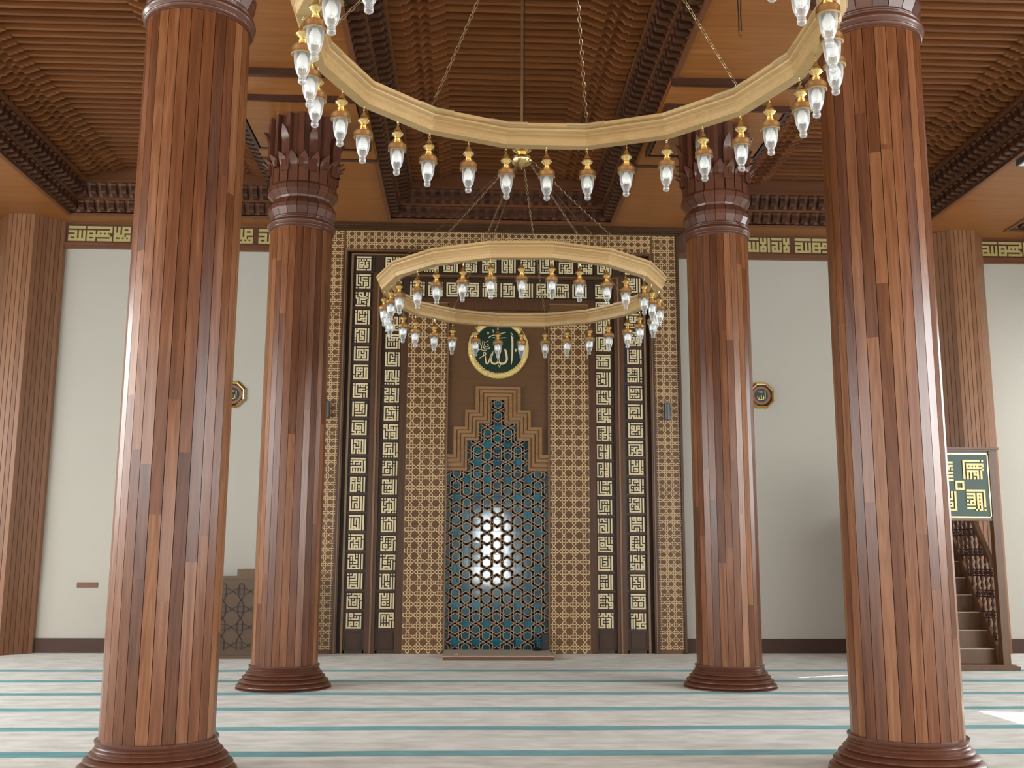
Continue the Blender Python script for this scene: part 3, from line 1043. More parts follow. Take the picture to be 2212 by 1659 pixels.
# crown moulding under the ceiling
m = MB()
m.box(-3.16, 3.16, -0.24, 0, 7.145, 7.165, 0.2); m.box(-3.20, 3.20, -0.32, 0, 7.165, 7.182, 0.5); m.box(-3.24, 3.24, -0.40, 0, 7.182, 7.2, 0.3)
m.build('crown_moulding', M_MFRAME, mih)
# thin frames of each calligraphy channel cell (rails between the squares)
RAIL = MB()
for sg in (-1, 1):
    for k in range(21):
        z = 0.375 + 0.317 * k + (0 if k else 0)
        if z < 6.66:
            c = sg * 2.33
            RAIL.box(c - 0.175, c + 0.175, -0.10, -0.085, z - 0.022, z + 0.012, 0.2)
    for k in range(20):
        z = 0.385 + 0.3098 * k
        if z < 6.2:
            c = sg * 1.82
            RAIL.box(c - 0.16, c + 0.16, -0.10, -0.085, z - 0.022, z + 0.010, 0.2)
    for c in (sg * 2.33, sg * 1.805):           # plain sunk panel at the foot
        RAIL.box(c - 0.17, c - 0.145, -0.10, -0.085, 0, 0.355, 0.2)
        RAIL.box(c + 0.145, c + 0.17, -0.10, -0.085, 0, 0.355, 0.2)
        RAIL.box(c - 0.17, c + 0.17, -0.10, -0.085, 0, 0.045, 0.2)
        RAIL.box(c - 0.11, c + 0.11, -0.095, -0.085, 0.08, 0.31, 0.0)
for k in range(13):
    x = -1.837 - 0.167 + 0.334 * k
    RAIL.box(x - 0.018, x + 0.018, -0.10, -0.085, 6.38, 6.69, 0.2)
for k in range(11):
    x = (k - 5) * 0.3115
    RAIL.box(x - 0.014, x + 0.014, -0.10, -0.085, 5.95, 6.295, 0.2)
for sg in (-1, 1):
    for c, hw, z1 in ((sg * 2.33, 0.175, 6.66), (sg * 1.82, 0.16, 6.28)):
        for e in (-hw, hw):
            RAIL.box(c + e - 0.005, c + e + 0.005, -0.101, -0.085, 0, z1, 0.2)
for z in (6.385, 6.685):
    RAIL.box(-2.15, 2.15, -0.101, -0.085, z - 0.005, z + 0.005, 0.2)
for z in (5.955, 6.29):
    RAIL.box(-1.655, 1.655, -0.101, -0.085, z - 0.005, z + 0.005, 0.2)
RAIL.build('channel_rails', M_MFRAME, mih)

def panel(u, z, code):
    p = MB()
    p.box(u - 0.143, u + 0.143, -0.097, -0.085, z - 0.138, z + 0.138)
    o = p.build('calligraphy_panel', M_MPANEL, mih)
    rows = [bin(int(code[3 * i:3 * i + 3], 16))[2:].zfill(11).replace('1', '#').replace('0', '.') for i in range(11)]
    l = MB()
    s_ = 0.245
    glyph(l, rows, u - s_ / 2, z - s_ / 2, s_ / 11, -0.112, -0.097)
    l.build('lettering', M_LETTER, o, fix=False)
allp = KUFIC['OL'] + KUFIC['IL'] + KUFIC['IR'] + KUFIC['OR']
OLs = KUFIC['OL']
def pick(lst, i, seed):
    return lst[i] if 0 <= i < len(lst) else allp[(i * 7 + seed) % len(allp)]
for i in range(20):                                   # outer uprights, top to bottom
    z = 0.395 + 0.1225 + 0.3171 * (19 - i)
    panel(-2.332, z, OLs[i])
    panel(2.340, z, pick(KUFIC['OR'], i - 5, i * 3 + 1) if i >= 5 else allp[(i * 11 + 23) % 67])
for i in range(19):                                   # inner uprights
    z = 0.405 + 0.1225 + 0.3098 * (18 - i)
    panel(-1.802, z, pick(KUFIC['IL'], i - 4 + 1, i) if i >= 3 else allp[(i * 13 + 40) % 67])
    panel(1.800, z, pick(KUFIC['IR'], i - 3, i) if i >= 3 else allp[(i * 17 + 9) % 67])
for k in range(12):                                   # upper row
    panel(-1.837 + 0.334 * k, 6.5375, allp[(k * 5 + 12) % 67])
for k in range(10):                                   # lower row
    panel((k - 4.5) * 0.3115, 6.1035, allp[(k * 9 + 30) % 67])

# interlaced line work: paired strands that swap sides between neighbouring crossings
def weave(mb, horiz, fixed, starts, w_, fl, width, y0, y1, phase=0, both=True, sides=(1, -1)):
    for s_ in sides:
        pts = []
        for k, c in enumerate(starts):
            sg = s_ * (1 if (k + phase) % 2 == 0 else -1)
            for d in (-fl, fl):
                pts.append((c + d, fixed + sg * w_) if horiz else (fixed + sg * w_, c + d))
        mb.ribbon(pts, width, y0, y1)
def capend(mb, horiz, fixed, c0, dirn, w_, ext, width, y0, y1):
    p = []
    for i in range(7):
        a = -PI / 2 + PI * i / 6
        p.append((ext * math.cos(a) * dirn, w_ * math.sin(a)))
    pts = [(c0 + q[0], fixed + q[1]) if horiz else (fixed + q[1], c0 + q[0]) for q in p]
    mb.ribbon(pts, width, y0, y1)
for sg, nm in ((-1, 'L'), (1, 'R')):
    m = MB()
    us = [sg * q for q in (1.451, 1.280, 1.110, 0.942)]
    us.sort()
    zs = [0.094 + 0.1729 * k for k in range(33)]
    WD, W_, FL = 0.0150, 0.027, 0.0590
    for u in us:
        weave(m, False, u, zs, W_, FL, WD, -0.142, -0.135)
        capend(m, False, u, zs[-1] + FL, 1, W_, 0.024, WD, -0.142, -0.135)
        capend(m, False, u, zs[0] - FL, -1, W_, 0.024, WD, -0.142, -0.135)
    for z in zs:
        st = us
        weave(m, True, z, st, W_, FL, WD, -0.142, -0.135)
        outer = us[0] - FL if sg < 0 else us[-1] + FL
        capend(m, True, z, outer, sg, W_, 0.024, WD, -0.142, -0.135)
    m.build('interlace_lattice', M_LINE, mih, fix=False)
m = MB()
ZS = [0.098 + 0.12035 * k for k in range(59)]
W1, F1, D1w = 0.019, 0.0400, 0.0120
for sg in (-1, 1):
    for u in (sg * 2.833, sg * 2.948):
        weave(m, False, u, ZS, W1, F1, D1w, -0.142, -0.135)
    for u, sd in ((sg * 2.72, 1), (sg * 3.063, 1)):
        pts = []
        for k, z in enumerate(ZS):
            e = W1 * 0.9 * (1 if k % 2 == 0 else -1)
            pts += [(u, z - F1), (u, z + F1), (u + (sg if abs(u) > 2.9 else -sg) * 0.014, z + 0.06)]
        m.ribbon(pts, D1w, -0.142, -0.135)
    for z in ZS:
        us = sorted([sg * 2.72, sg * 2.833, sg * 2.948, sg * 3.063])
        weave(m, True, z, us, W1, F1, D1w, -0.142, -0.135)
us = [-2.605 + 0.1158 * k for k in range(46)]
for z in (6.895, 7.01):
    weave(m, True, z, us, W1, F1, D1w, -0.142, -0.135)
for z, sd in ((6.80, -1), (7.105, 1)):
    pts = []
    for u in us:
        pts += [(u - F1, z), (u + F1, z), (u + 0.058, z + sd * 0.012)]
    m.ribbon(pts, D1w, -0.142, -0.135)
for u in us:
    weave(m, False, u, (6.79, 6.895, 7.01, 7.115), W1, F1 * 0.85, D1w, -0.142, -0.135)
m.build('star_lattice', M_LINE, mih, fix=False)

# niche: turquoise tiles behind a wooden six-point star lattice
TY = -0.03
g = MB(); g.box(-0.86, 0.86, TY + 0.006, 0, 0, 5.74)
g.build('niche_back', M_GROUT, mih)
tl = MB()
rn = random.Random(21)
ts = 0.196
z = 0.02
row = 0
while z < 4.25:
    u = -0.86
    while u < 0.855:
        u2 = min(u + ts, 0.86)
        if z < 3.05 or abs((u + u2) / 2) < 0.62:
            # glazed tiles are never quite in one plane
            a, b_ = rn.gauss(0, 0.00022), rn.gauss(0, 0.00022)
            q = 0.0022
            P_ = [(u + q, z + q, -a - b_), (u2 - q, z + q, a - b_), (u2 - q, z + ts - q, a + b_), (u + q, z + ts - q, -a + b_)]
            vs = [(x_, TY + d_, z_) for x_, z_, d_ in P_] + [(x_, TY + 0.006, z_) for x_, z_, d_ in P_]
            tl.add(vs, [(0, 1, 2, 3), (0, 4, 5, 1), (1, 5, 6, 2), (2, 6, 7, 3), (3, 7, 4, 0)], rn.random())
        u = u2
    z += ts
    row += 1
tl.build('tile_field', M_TILE, mih, fix=False)
# lattice
A_ = 0.1967
DX = A_ * math.sqrt(3) / 2
def clipu(p, q, lim=0.849, zlo=0.03):
    (x1, z1), (x2, z2) = p, q
    t0, t1 = 0.0, 1.0
    dx, dz = x2 - x1, z2 - z1
    for pp, qq in ((-dx, x1 + lim), (dx, lim - x1), (-dz, z1 - zlo)):
        if abs(pp) < 1e-12:
            if qq < 0: return None
        else:
            r_ = qq / pp
            if pp < 0: t0 = max(t0, r_)
            else: t1 = min(t1, r_)
    if t0 >= t1: return None
    return (x1 + t0 * dx, z1 + t0 * dz), (x1 + t1 * dx, z1 + t1 * dz)
def inside(x, z):
    x = abs(x)
    return (z < 3.10 and x < 0.87) or (z < 3.62 and x < 0.63) or (z < 3.92 and x < 0.44) or (z < 4.32 and x < 0.24)
body, edge = MB(), MB()
SZ = 1.951          # a star sits at this height on the centre line
for ci in range(-6, 7):
    for k in range(-11, 14):
        x = ci * DX
        z = SZ + k * A_ + (A_ / 2 if ci % 2 else 0)
        star = (k % 3 == 0) if ci % 2 == 0 else (k % 3 == 1)
        if star: continue
        V_ = [(x + A_ / 2 * math.sin(PI / 3 * j), z + A_ / 2 * math.cos(PI / 3 * j)) for j in range(6)]
        for j in range(6):
            p, q = V_[j], V_[(j + 1) % 6]
            if not (inside(*p) and inside(*q)): 
                if not (inside(*p) or inside(*q)): continue
            c = clipu(p, q)
            if c is None: continue
            p, q = c
            if math.hypot(p[0] - q[0], p[1] - q[1]) < 0.004: continue
            d = Vector((q[0] - p[0], q[1] - p[1])).normalized()
            body.ribbon([(p[0] - d.x * 0.012, p[1] - d.y * 0.012), (q[0] + d.x * 0.012, q[1] + d.y * 0.012)], 0.046, TY - 0.030, TY - 0.012)
            OFF = 0.0225
            nn = Vector((-d.y, d.x))
            if nn.dot(Vector((x - p[0], z - p[1]))) < 0: nn = -nn        # towards the cell's own centre
            for s_ in (-1, 1):
                e_ = -s_ * OFF * 0.57735                                  # mitre: inner ridge shorter, outer ridge longer
                r0 = (p[0] + nn.x * s_ * OFF - d.x * e_, p[1] + nn.y * s_ * OFF - d.y * e_)
                r1 = (q[0] + nn.x * s_ * OFF + d.x * e_, q[1] + nn.y * s_ * OFF + d.y * e_)
                c2 = clipu(r0, r1)
                if c2: edge.ribbon(list(c2), 0.0105, TY - 0.044, TY - 0.014)
body.build('niche_lattice', M_HEXD, mih, fix=False)
edge.build('lattice_ridge', M_HEX, mih, fix=False)
# plain board above the stepped arch
m = MB()
for a, b_, z0 in ((0.64, 0.85, 3.12), (0.44, 0.64, 3.60), (0.25, 0.44, 3.90)):
    m.box(-b_, -a, -0.085, -0.04, z0, 5.74, 0.5); m.box(a, b_, -0.085, -0.04, z0, 5.74, 0.5)
m.box(-0.25, 0.25, -0.085, -0.04, 4.30, 5.74, 0.5)
m.build('niche_upper_panel', M_PANELW, mih)
# stepped arch frame
IN = [(-0.85, 2.98), (-0.515, 2.98), (-0.515, 3.49), (-0.32, 3.49), (-0.32, 3.78), (-0.125, 3.78), (-0.125, 4.185)]
OUT = [(-0.85, 3.256), (-0.75, 3.256), (-0.75, 3.722), (-0.56, 3.722), (-0.56, 4.008), (-0.385, 4.008), (-0.385, 4.415)]
IN += [(-x, z) for x, z in reversed(IN)]
OUT += [(-x, z) for x, z in reversed(OUT)]
m = MB()
prof = [(0.0, -0.04), (0.0, -0.115), (0.16, -0.118), (0.18, -0.10), (0.22, -0.10), (0.24, -0.125), (0.44, -0.13), (0.46, -0.108), (0.50, -0.108),
        (0.52, -0.135), (0.70, -0.14), (0.72, -0.115), (0.76, -0.115), (0.78, -0.145), (0.97, -0.15), (1.0, -0.14), (1.0, -0.04)]
vs = []
for t_, y in prof:
    for (xi, zi), (xo, zo) in zip(IN, OUT):
        vs.append((xi + (xo - xi) * t_, y, zi + (zo - zi) * t_))
n_ = len(IN)
fs, tints = [], []
for a in range(len(prof) - 1):
    for i in range(n_ - 1):
        fs.append((a * n_ + i, a * n_ + i + 1, (a + 1) * n_ + i + 1, (a + 1) * n_ + i))
m.add(vs, fs, 0.6)
m.t = [0.5 + 0.4 * math.sin(i * 1.7) * 0.5 for i in range(len(m.t))]
m.build('stepped_arch', M_ARCH, mih)

# brush strokes in the xz plane
def smooth(pts, n=8):
    out = []
    P = [pts[0]] + list(pts) + [pts[-1]]
    for i in range(1, len(P) - 2):
        p0, p1, p2, p3 = P[i - 1], P[i], P[i + 1], P[i + 2]
        for k in range(n):
            t = k / n
            out.append(tuple(0.5 * (2 * b + (c - a) * t + (2 * a - 5 * b + 4 * c - d) * t * t + (3 * b - a - 3 * c + d) * t ** 3)
                             for a, b, c, d in zip(p0, p1, p2, p3)))
    out.append(tuple(pts[-1]))
    return out
# strokes as (x, y, width) in a frame whose unit is 247 = disc radius, centre (817, 325), y downwards
STROKES = [
    [(940, 160, 4), (952, 185, 18), (958, 260, 19), (957, 360, 17), (953, 440, 13), (948, 492, 3)],
    [(940, 160, 3), (962, 205, 10), (968, 214, 3)],
    [(878, 330, 4), (890, 352, 20), (900, 400, 20), (902, 440, 19), (886, 470, 18), (858, 482, 18), (830, 474, 18), (818, 445, 18), (816, 400, 17), (816, 330, 13), (812, 290, 4)],
    [(818, 440, 14), (806, 472, 15), (782, 484, 16), (756, 476, 16), (744, 452, 15), (745, 420, 14), (758, 385, 12), (766, 352, 4)],
    [(766, 352, 4), (744, 398, 12), (730, 440, 13), (716, 474, 13), (702, 484, 12), (692, 466, 11), (688, 420, 9), (684, 396, 6)],
    [(620, 434, 2), (646, 416, 7), (672, 400, 8), (688, 386, 10), (684, 370, 10), (670, 372, 8), (668, 388, 6), (686, 398, 5)],
    [(716, 222, 3), (730, 206, 9), (760, 192, 7), (820, 178, 7), (892, 158, 4)],
    [(756, 214, 3), (810, 220, 7), (894, 213, 4)],
    [(704, 160, 4), (716, 162, 6), (716, 176, 6), (704, 176, 6), (703, 162, 4)],
    [(754, 130, 3), (764, 146, 7), (762, 166, 4)],
    [(1008, 334, 4), (994, 330, 8), (988, 340, 8), (1000, 346, 7), (986, 360, 3)],
    [(814, 492, 4), (826, 510, 8), (834, 524, 4)],
    [(846, 490, 3), (832, 504, 6), (830, 524, 3)],
    [(630, 268, 3), (640, 290, 8), (648, 320, 7), (636, 336, 6), (624, 344, 4)],
    [(652, 262, 3), (662, 300, 8), (676, 326, 8), (700, 334, 8), (726, 322, 7), (732, 310, 4)],
    [(680, 256, 3), (676, 290, 7), (690, 312, 7), (712, 306, 6), (716, 292, 5), (700, 286, 4)],
    [(656, 250, 3), (676, 262, 5), (700, 258, 5), (716, 246, 3)],
    [(640, 340, 4), (664, 346, 7), (700, 350, 5)],
]
def calligraphy(mb, cx, cz, R_, y0, y1, wscale=1.0, subset=None):
    k = R_ / 247.0
    for i, s_ in enumerate(STROKES):
        if subset is not None and i not in subset: continue
        p = smooth(s_)
        mb.ribbon([(cx + (a - 817) * k, cz - (b_ - 325) * k) for a, b_, c in p], [max(1.5, c) * k * wscale for a, b_, c in p], y0, y1)
med = thing('calligraphy_medallion', 'round green medallion with gold Arabic letters and braided gold rim above the niche arch', 'medallion', (X0, YB - 0.085, 5.075))
m = MB()
n_ = 72
m.prism([(0.43 * math.cos(2 * PI * i / n_), 0.43 * math.sin(2 * PI * i / n_)) for i in range(n_)], -0.03, 0.0)
m.build('disc', M_GREEN, med)
m = MB()
NA, NB = 96, 8
vs, fs = [], []
for i in range(NA):
    th = 2 * PI * i / NA
    for j in range(NB + 1):
        q = j / NB
        r = 0.418 + 0.104 * q
        vs.append((r * math.cos(th), -0.008 - 0.044 * math.sin(PI * q) ** 0.7, r * math.sin(th)))
for i in range(NA):
    k = (i + 1) % NA
    for j in range(NB):
        fs.append((i * (NB + 1) + j, k * (NB + 1) + j, k * (NB + 1) + j + 1, i * (NB + 1) + j + 1))
m.add(vs, fs)
for sg in (-1, 1):
    for i in range(60):
        pts, rad = [], []
        for j in range(10):
            q = j / 9
            th = 2 * PI * (i + (0.5 if sg > 0 else 0)) / 60 + sg * (q - 0.5) * 0.34
            r = 0.418 + 0.104 * q
            over = 0.005 * math.sin(q * 3 * PI + (PI if sg > 0 else 0))
            pts.append((r * math.cos(th), -0.010 - 0.048 * math.sin(PI * q) ** 0.7 - over, r * math.sin(th)))
            rad.append(0.0068)
        m.tube(pts, rad, 6)
m.build('braided_rim', M_GOLDP, med, smooth='all', fix=False)
m = MB(); calligraphy(m, 0, 0, 0.42, -0.04, -0.028, 1.05)
m.build('lettering', M_LETTER, med, fix=False)

# octagonal plaques on the wall
def plaque(x, z, label):
    t = thing('octagonal_plaque', label, 'plaque', (x, YB, z), 0, 'octagonal plaques on the wall')
    def octa(r): return [(r / math.cos(PI / 8) * math.cos(PI / 8 + PI / 4 * i), r / math.cos(PI / 8) * math.sin(PI / 8 + PI / 4 * i)) for i in range(8)]
    def ringo(prof, mat, nm):
        m = MB(); vs, fs = [], []
        for r, y in prof:
            vs += [(a, y, b_) for a, b_ in octa(r)]
        for k in range(len(prof) - 1):
            for i in range(8):
                j = (i + 1) % 8
                fs.append((k * 8 + i, k * 8 + j, k * 8 + 8 + j, k * 8 + 8 + i))
        m.add(vs, fs)
        m.build(nm, mat, t)
    ringo([(0.225, 0), (0.225, -0.03), (0.208, -0.045), (0.202, -0.03), (0.196, -0.045), (0.182, -0.04), (0.176, -0.015)], M_GOLD, 'frame')
    ringo([(0.178, -0.012), (0.176, -0.022), (0.165, -0.02), (0.160, -0.01), (0.0, -0.01)], M_MDARK, 'inner_board')
    m = MB(); m.lathe([(0.16, 0), (0.16, 0.004), (0.0, 0.004)], 32); o = m.build('ornament_ring', M_TEXT, t)
    o.rotation_euler = (PI / 2, 0, 0); o.location = (0, -0.012, 0)
    m = MB(); m.lathe([(0.118, 0), (0.118, 0.006), (0.0, 0.006)], 32); o = m.build('disc', M_GREEN, t)
    o.rotation_euler = (PI / 2, 0, 0); o.location = (0, -0.014, 0)
    m = MB(); calligraphy(m, 0, 0, 0.115, -0.024, -0.018, 1.3, range(9)); m.build('lettering', M_GOLDP, t, fix=False)
plaque(5.058, 4.325, 'gold-framed octagonal plaque with green centre on the wall right of the mihrab')
plaque(-3.985, 4.245, 'gold-framed octagonal plaque half hidden by the nearest left column')

# cylindrical wall speakers on the outer lattice
sp0 = None
for x, z, lab in ((3.375, 4.0, 'slim grey cylinder fixed to the lattice at the right edge of the mihrab'),
                  (-2.365, 3.975, 'slim grey cylinder fixed to the lattice at the left edge of the mihrab')):
    t = thing('wall_speaker', lab, 'speaker', (x, YB - 0.145, z), 0, 'grey cylinders on the mihrab edges')
    if sp0 is None:
        m = MB(); m.lathe([(0.0, -0.145), (0.046, -0.145), (0.052, -0.138), (0.052, 0.138), (0.046, 0.145), (0.0, 0.145)], 24, 0, -0.065)
        a = m.build('housing', M_GREY, t, smooth=True)
        m = MB(); m.box(-0.018, 0.018, -0.03, 0.0, -0.05, 0.05)
        b_ = m.build('bracket', M_BLACK, t)
        sp0 = (a, b_)
    else:
        for q in sp0:
            c = q.copy(); lk(c, t)

# small wooden sign on the plaster
t = thing('wall_sign', 'small narrow brown wooden sign low on the white wall, near the left pilaster', 'sign', (-6.17, YB - 0.012, 1.076))
m = MB(); m.box(-0.163, 0.163, -0.02, 0, -0.042, 0.042); m.build('board', M_TRIM, t)
m = MB(); rn = random.Random(9)
x = -0.14
while x < 0.135:
    wv = rn.uniform(0.008, 0.02); hh = rn.uniform(0.014, 0.026)
    m.box(x, x + 0.004, -0.022, -0.02, -hh / 2, hh / 2); m.box(x, x + wv, -0.022, -0.02, -hh / 2, -hh / 2 + 0.004); x += wv + 0.006
m.build('lettering', M_TEXT, t)

# carpeted step in front of the niche and what stands on it
t = thing('niche_step', 'low beige carpet-topped step on the floor in front of the tiled niche', 'step', (X0, 16.75, 0))
m = MB(); m.box(-0.845, 0.845, -0.56, 0.58, 0, 0.055); m.build('wood_edge', M_TRIM, t)
m = MB(); m.box(-0.845, 0.845, -0.56, 0.58, 0.055, 0.07); m.build('carpet_top', M_SLABTOP, t)
t = thing('desk_microphone', 'small black gooseneck microphone standing in the right corner of the niche step', 'microphone', (1.155, 17.12, 0.07))
m = MB(); m.lathe([(0, 0), (0.075, 0), (0.08, 0.012), (0.055, 0.04), (0.02, 0.055), (0, 0.055)], 24); m.build('base', M_BLACK, t, smooth=True)
m = MB(); m.tube([(0, 0, 0.05), (0, 0, 0.13), (-0.01, 0, 0.2), (-0.03, -0.01, 0.25)], 0.006); m.build('gooseneck', M_GREY, t, smooth=True)
m = MB(); m.lathe([(0, 0), (0.014, 0.005), (0.016, 0.03), (0.010, 0.045), (0, 0.048)], 12); o = m.build('mic_head', M_BLACK, t, smooth=True); o.location = (-0.03, -0.01, 0.245)
t = thing('floor_speaker', 'small dark perforated speaker box leaning in the right corner of the tiled niche', 'speaker', (1.285, 17.26, 0.07))
m = MB(); m.box(-0.05, 0.05, -0.06, 0.05, 0, 0.26); m.build('housing', M_BLACK, t)
m = MB()
for i in range(5):
    for j in range(9):
        m.box(-0.038 + i * 0.018, -0.031 + i * 0.018, -0.063, -0.06, 0.03 + j * 0.025, 0.038 + j * 0.025)
m.build('grille_dots', M_GREY, t)
t = thing('paper_tag', 'tiny white paper tag lying on the left part of the niche step', 'tag', (-0.13, 16.45, 0.07))
m = MB(); m.box(-0.02, 0.02, -0.05, 0.05, 0, 0.003); m.box(-0.035, -0.02, -0.05, -0.01, 0, 0.003); m.build('slip', M_BULB, t)

# carved preaching platform between the left columns
t = thing('preaching_bench', 'low dark carved wooden bench box with stepped back between the two left columns', 'bench', (-3.75, 16.48, 0))
m = MB()
m.box(-0.95, 0.93, 0, 0.62, 0, 1.21, 0.3); m.box(-0.97, 0.95, -0.02, 0.62, 1.20, 1.235, 0.8); m.box(0.21, 0.95, -0.015, 0.62, 1.235, 1.35, 0.9)
m.box(-0.97, 0.95, -0.02, 0.0, 0, 0.05, 0.6)
m.build('box', mat_wood('bench_walnut', srgb(74, 54, 32), srgb(100, 74, 46), None, 'X', rough=0.4, grain=0.4), t)
m = MB()
us = [-0.80 + 0.27 * k for k in range(7)]
zs = [0.20 + 0.27 * k for k in range(4)]
for u in us:
    weave(m, False, u, zs, 0.042, 0.07, 0.012, -0.012, 0.002)
    capend(m, False, u, zs[-1] + 0.07, 1, 0.042, 0.05, 0.012, -0.012, 0.002)
for z in zs:
    weave(m, True, z, us, 0.042, 0.07, 0.012, -0.012, 0.002)
m.build('carved_interlace', M_MDARK, t, fix=False)

# ------------------------------------------------------------------ chandeliers
NS16 = 16
RB = 4.20
def make_chandelier():
    t = thing('chandelier', '', 'chandelier')
    ring = MB()
    prof = [(1.330, 0.0), (1.328, 0.036), (1.316, 0.044), (1.318, 0.054), (1.340, 0.058), (1.342, 0.066), (1.330, 0.082), (1.306, 0.094), (1.302, 0.102), (1.318, 0.106), (1.318, 0.112), (1.296, 0.120), (1.294, 0.140), (1.36, 0.142),
            (1.446, 0.140), (1.448, 0.120), (1.424, 0.112), (1.424, 0.106), (1.440, 0.102), (1.436, 0.094), (1.410, 0.082), (1.392, 0.066), (1.390, 0.058), (1.412, 0.054), (1.414, 0.044), (1.402, 0.036), (1.400, 0.0)]
    for i in range(NS16):
        a0, a1 = 2 * PI * (i + 0.5) / NS16, 2 * PI * (i + 1.5) / NS16
        n_ = len(prof)
        vs = []
        for a in (a0, a1):
            k = 1 / math.cos(PI / NS16)
            vs += [(r * k * math.sin(a), r * k * math.cos(a), z) for r, z in prof]
        fs = [(j, (j + 1) % n_, (j + 1) % n_ + n_, j + n_) for j in range(n_)]
        ring.add(vs, fs, (i * 0.37) % 1.0)
    ring.build('ring', M_RING, t)
    pl0 = None
    for i in range(NS16):
        a = 2 * PI * (i + 0.5) / NS16
        if i % 2 and i % 3: continue
        if pl0 is None:
            pl = MB()
            k = 1 / math.cos(PI / NS16)
            for sg in (-1, 1):
                an = sg * PI / NS16
                tang = Vector((math.cos(an), -math.sin(an), 0)) * (sg * 0.13)
                nrm = Vector((math.sin(an), math.cos(an), 0))
                c = Vector((0, 1.300 * k, 0))
                p0, p1_ = c - nrm * 0.005, c + tang - nrm * 0.005
                q0, q1 = p0 + nrm * 0.05, p1_ + nrm * 0.05
                V8 = [(p0.x, p0.y, 0.122), (p1_.x, p1_.y, 0.122), (q1.x, q1.y, 0.122), (q0.x, q0.y, 0.122),
                      (p0.x, p0.y, 0.146), (p1_.x, p1_.y, 0.146), (q1.x, q1.y, 0.146), (q0.x, q0.y, 0.146)]
                pl.add(V8, [(0, 3, 2, 1), (4, 5, 6, 7), (0, 1, 5, 4), (1, 2, 6, 5), (2, 3, 7, 6), (3, 0, 4, 7)])
            pl0 = o = pl.build('joint_plate', M_PLATE, t)
        else:
            o = pl0.copy(); lk(o, t)
        o.rotation_euler = (0, 0, -a)
    hub = MB()
    HZ = 1.365
    hub.lathe([(0, 0.0), (0.010, 0.0), (0.012, 0.035), (0.04, 0.045), (0.085, 0.060), (0.107, 0.085), (0.109, 0.105), (0.100, 0.112), (0.098, 0.135), (0.06, 0.15), (0.045, 0.175),
               (0.075, 0.195), (0.085, 0.205), (0.098, 0.212), (0.103, 0.228), (0.098, 0.240), (0.06, 0.255), (0.02, 0.27), (0.0, 0.275)], 40, cz=HZ)
    hub.build('hub', M_GOLD, t, smooth=True)
    rod = MB(); rod.lathe([(0.013, HZ + 0.26), (0.013, 3.70)], 12); rod.build('rod', M_BRONZE, t, smooth=True)
    rc = MB(); rc.tube([(0.028, 0, HZ + 0.25), (0.028, 0, 3.70)], 0.004, 6); rc.build('power_cable', M_CABLE, t)
    ch0 = None
    for i in range(8):
        a = 2 * PI * (2 * i + 0.5) / NS16
        p0 = Vector((math.sin(a) * 1.37, math.cos(a) * 1.37, 0.175))
        p1 = Vector((math.sin(a) * 0.10, math.cos(a) * 0.10, HZ + 0.10))
        m = MB()
        d = p1 - p0
        L_ = d.length
        d.normalize()
        s1 = d.cross(Vector((0, 0, 1))).normalized(); s2 = d.cross(s1)
        n_ = int(L_ / 0.036)
        for k in range(n_):
            c = p0 + d * (L_ * (k + 0.5) / n_)
            sag = -0.035 * math.sin(PI * (k + 0.5) / n_)
            c = c + Vector((0, 0, sag))
            sd = s1 if k % 2 else s2
            pts = []
            for q in range(8):
                an = 2 * PI * q / 8
                pts.append(c + d * (0.024 * math.cos(an)) + sd * (0.0095 * math.sin(an)))
            m.tube(pts, 0.0024, 4, closed=True)
        m.tube([p0 + Vector((0, 0, -0.03)), p0, p0 + Vector((0, 0, 0.012))], 0.007, 6)
        m.build('chain', M_CHAIN, t, fix=False)
    # lamps
    cap = MB()
    cap.lathe([(0.0, -0.040), (0.004, -0.040), (0.007, -0.050), (0.024, -0.080), (0.026, -0.083)], 24, caps=False)
    cap.lathe([(0.016, -0.124), (0.020, -0.130), (0.034, -0.148), (0.048, -0.163), (0.052, -0.170), (0.057, -0.173), (0.059, -0.184), (0.057, -0.200), (0.060, -0.210), (0.054, -0.214), (0.044, -0.212), (0.043, -0.180), (0.012, -0.172)], 10, caps=False, off=PI / 10)
    hk = MB()
    hk.tube([(0, 0, 0.006), (0.0, 0, -0.008), (0.005, 0, -0.012), (0.006, 0, -0.019), (0, 0, -0.024), (-0.005, 0, -0.019)], 0.0022, 6)
    hk.tube([(0.007 * math.cos(q * PI / 4), 0.002, -0.031 + 0.010 * math.sin(q * PI / 4)) for q in range(8)], 0.0018, 5, closed=True)
    kn = MB()
    kn.lathe([(0.020, -0.081), (0.028, -0.086), (0.037, -0.094), (0.038, -0.102), (0.028, -0.113), (0.018, -0.121), (0.016, -0.126)], 12, caps=False)
    gp = [(0.0425, -0.185), (0.0430, -0.225), (0.0415, -0.255), (0.037, -0.285), (0.030, -0.309), (0.021, -0.326), (0.017, -0.334), (0.019, -0.340), (0.0218, -0.350), (0.0195, -0.361), (0.012, -0.368), (0.0, -0.370)]
    gl = MB(); gl.lathe(gp, 24, caps=False)
    bl = MB(); bl.lathe([(0.014, -0.185), (0.016, -0.212), (0.024, -0.226), (0.030, -0.246), (0.028, -0.264), (0.017, -0.278), (0.0, -0.282)], 16, caps=False)
    first = None
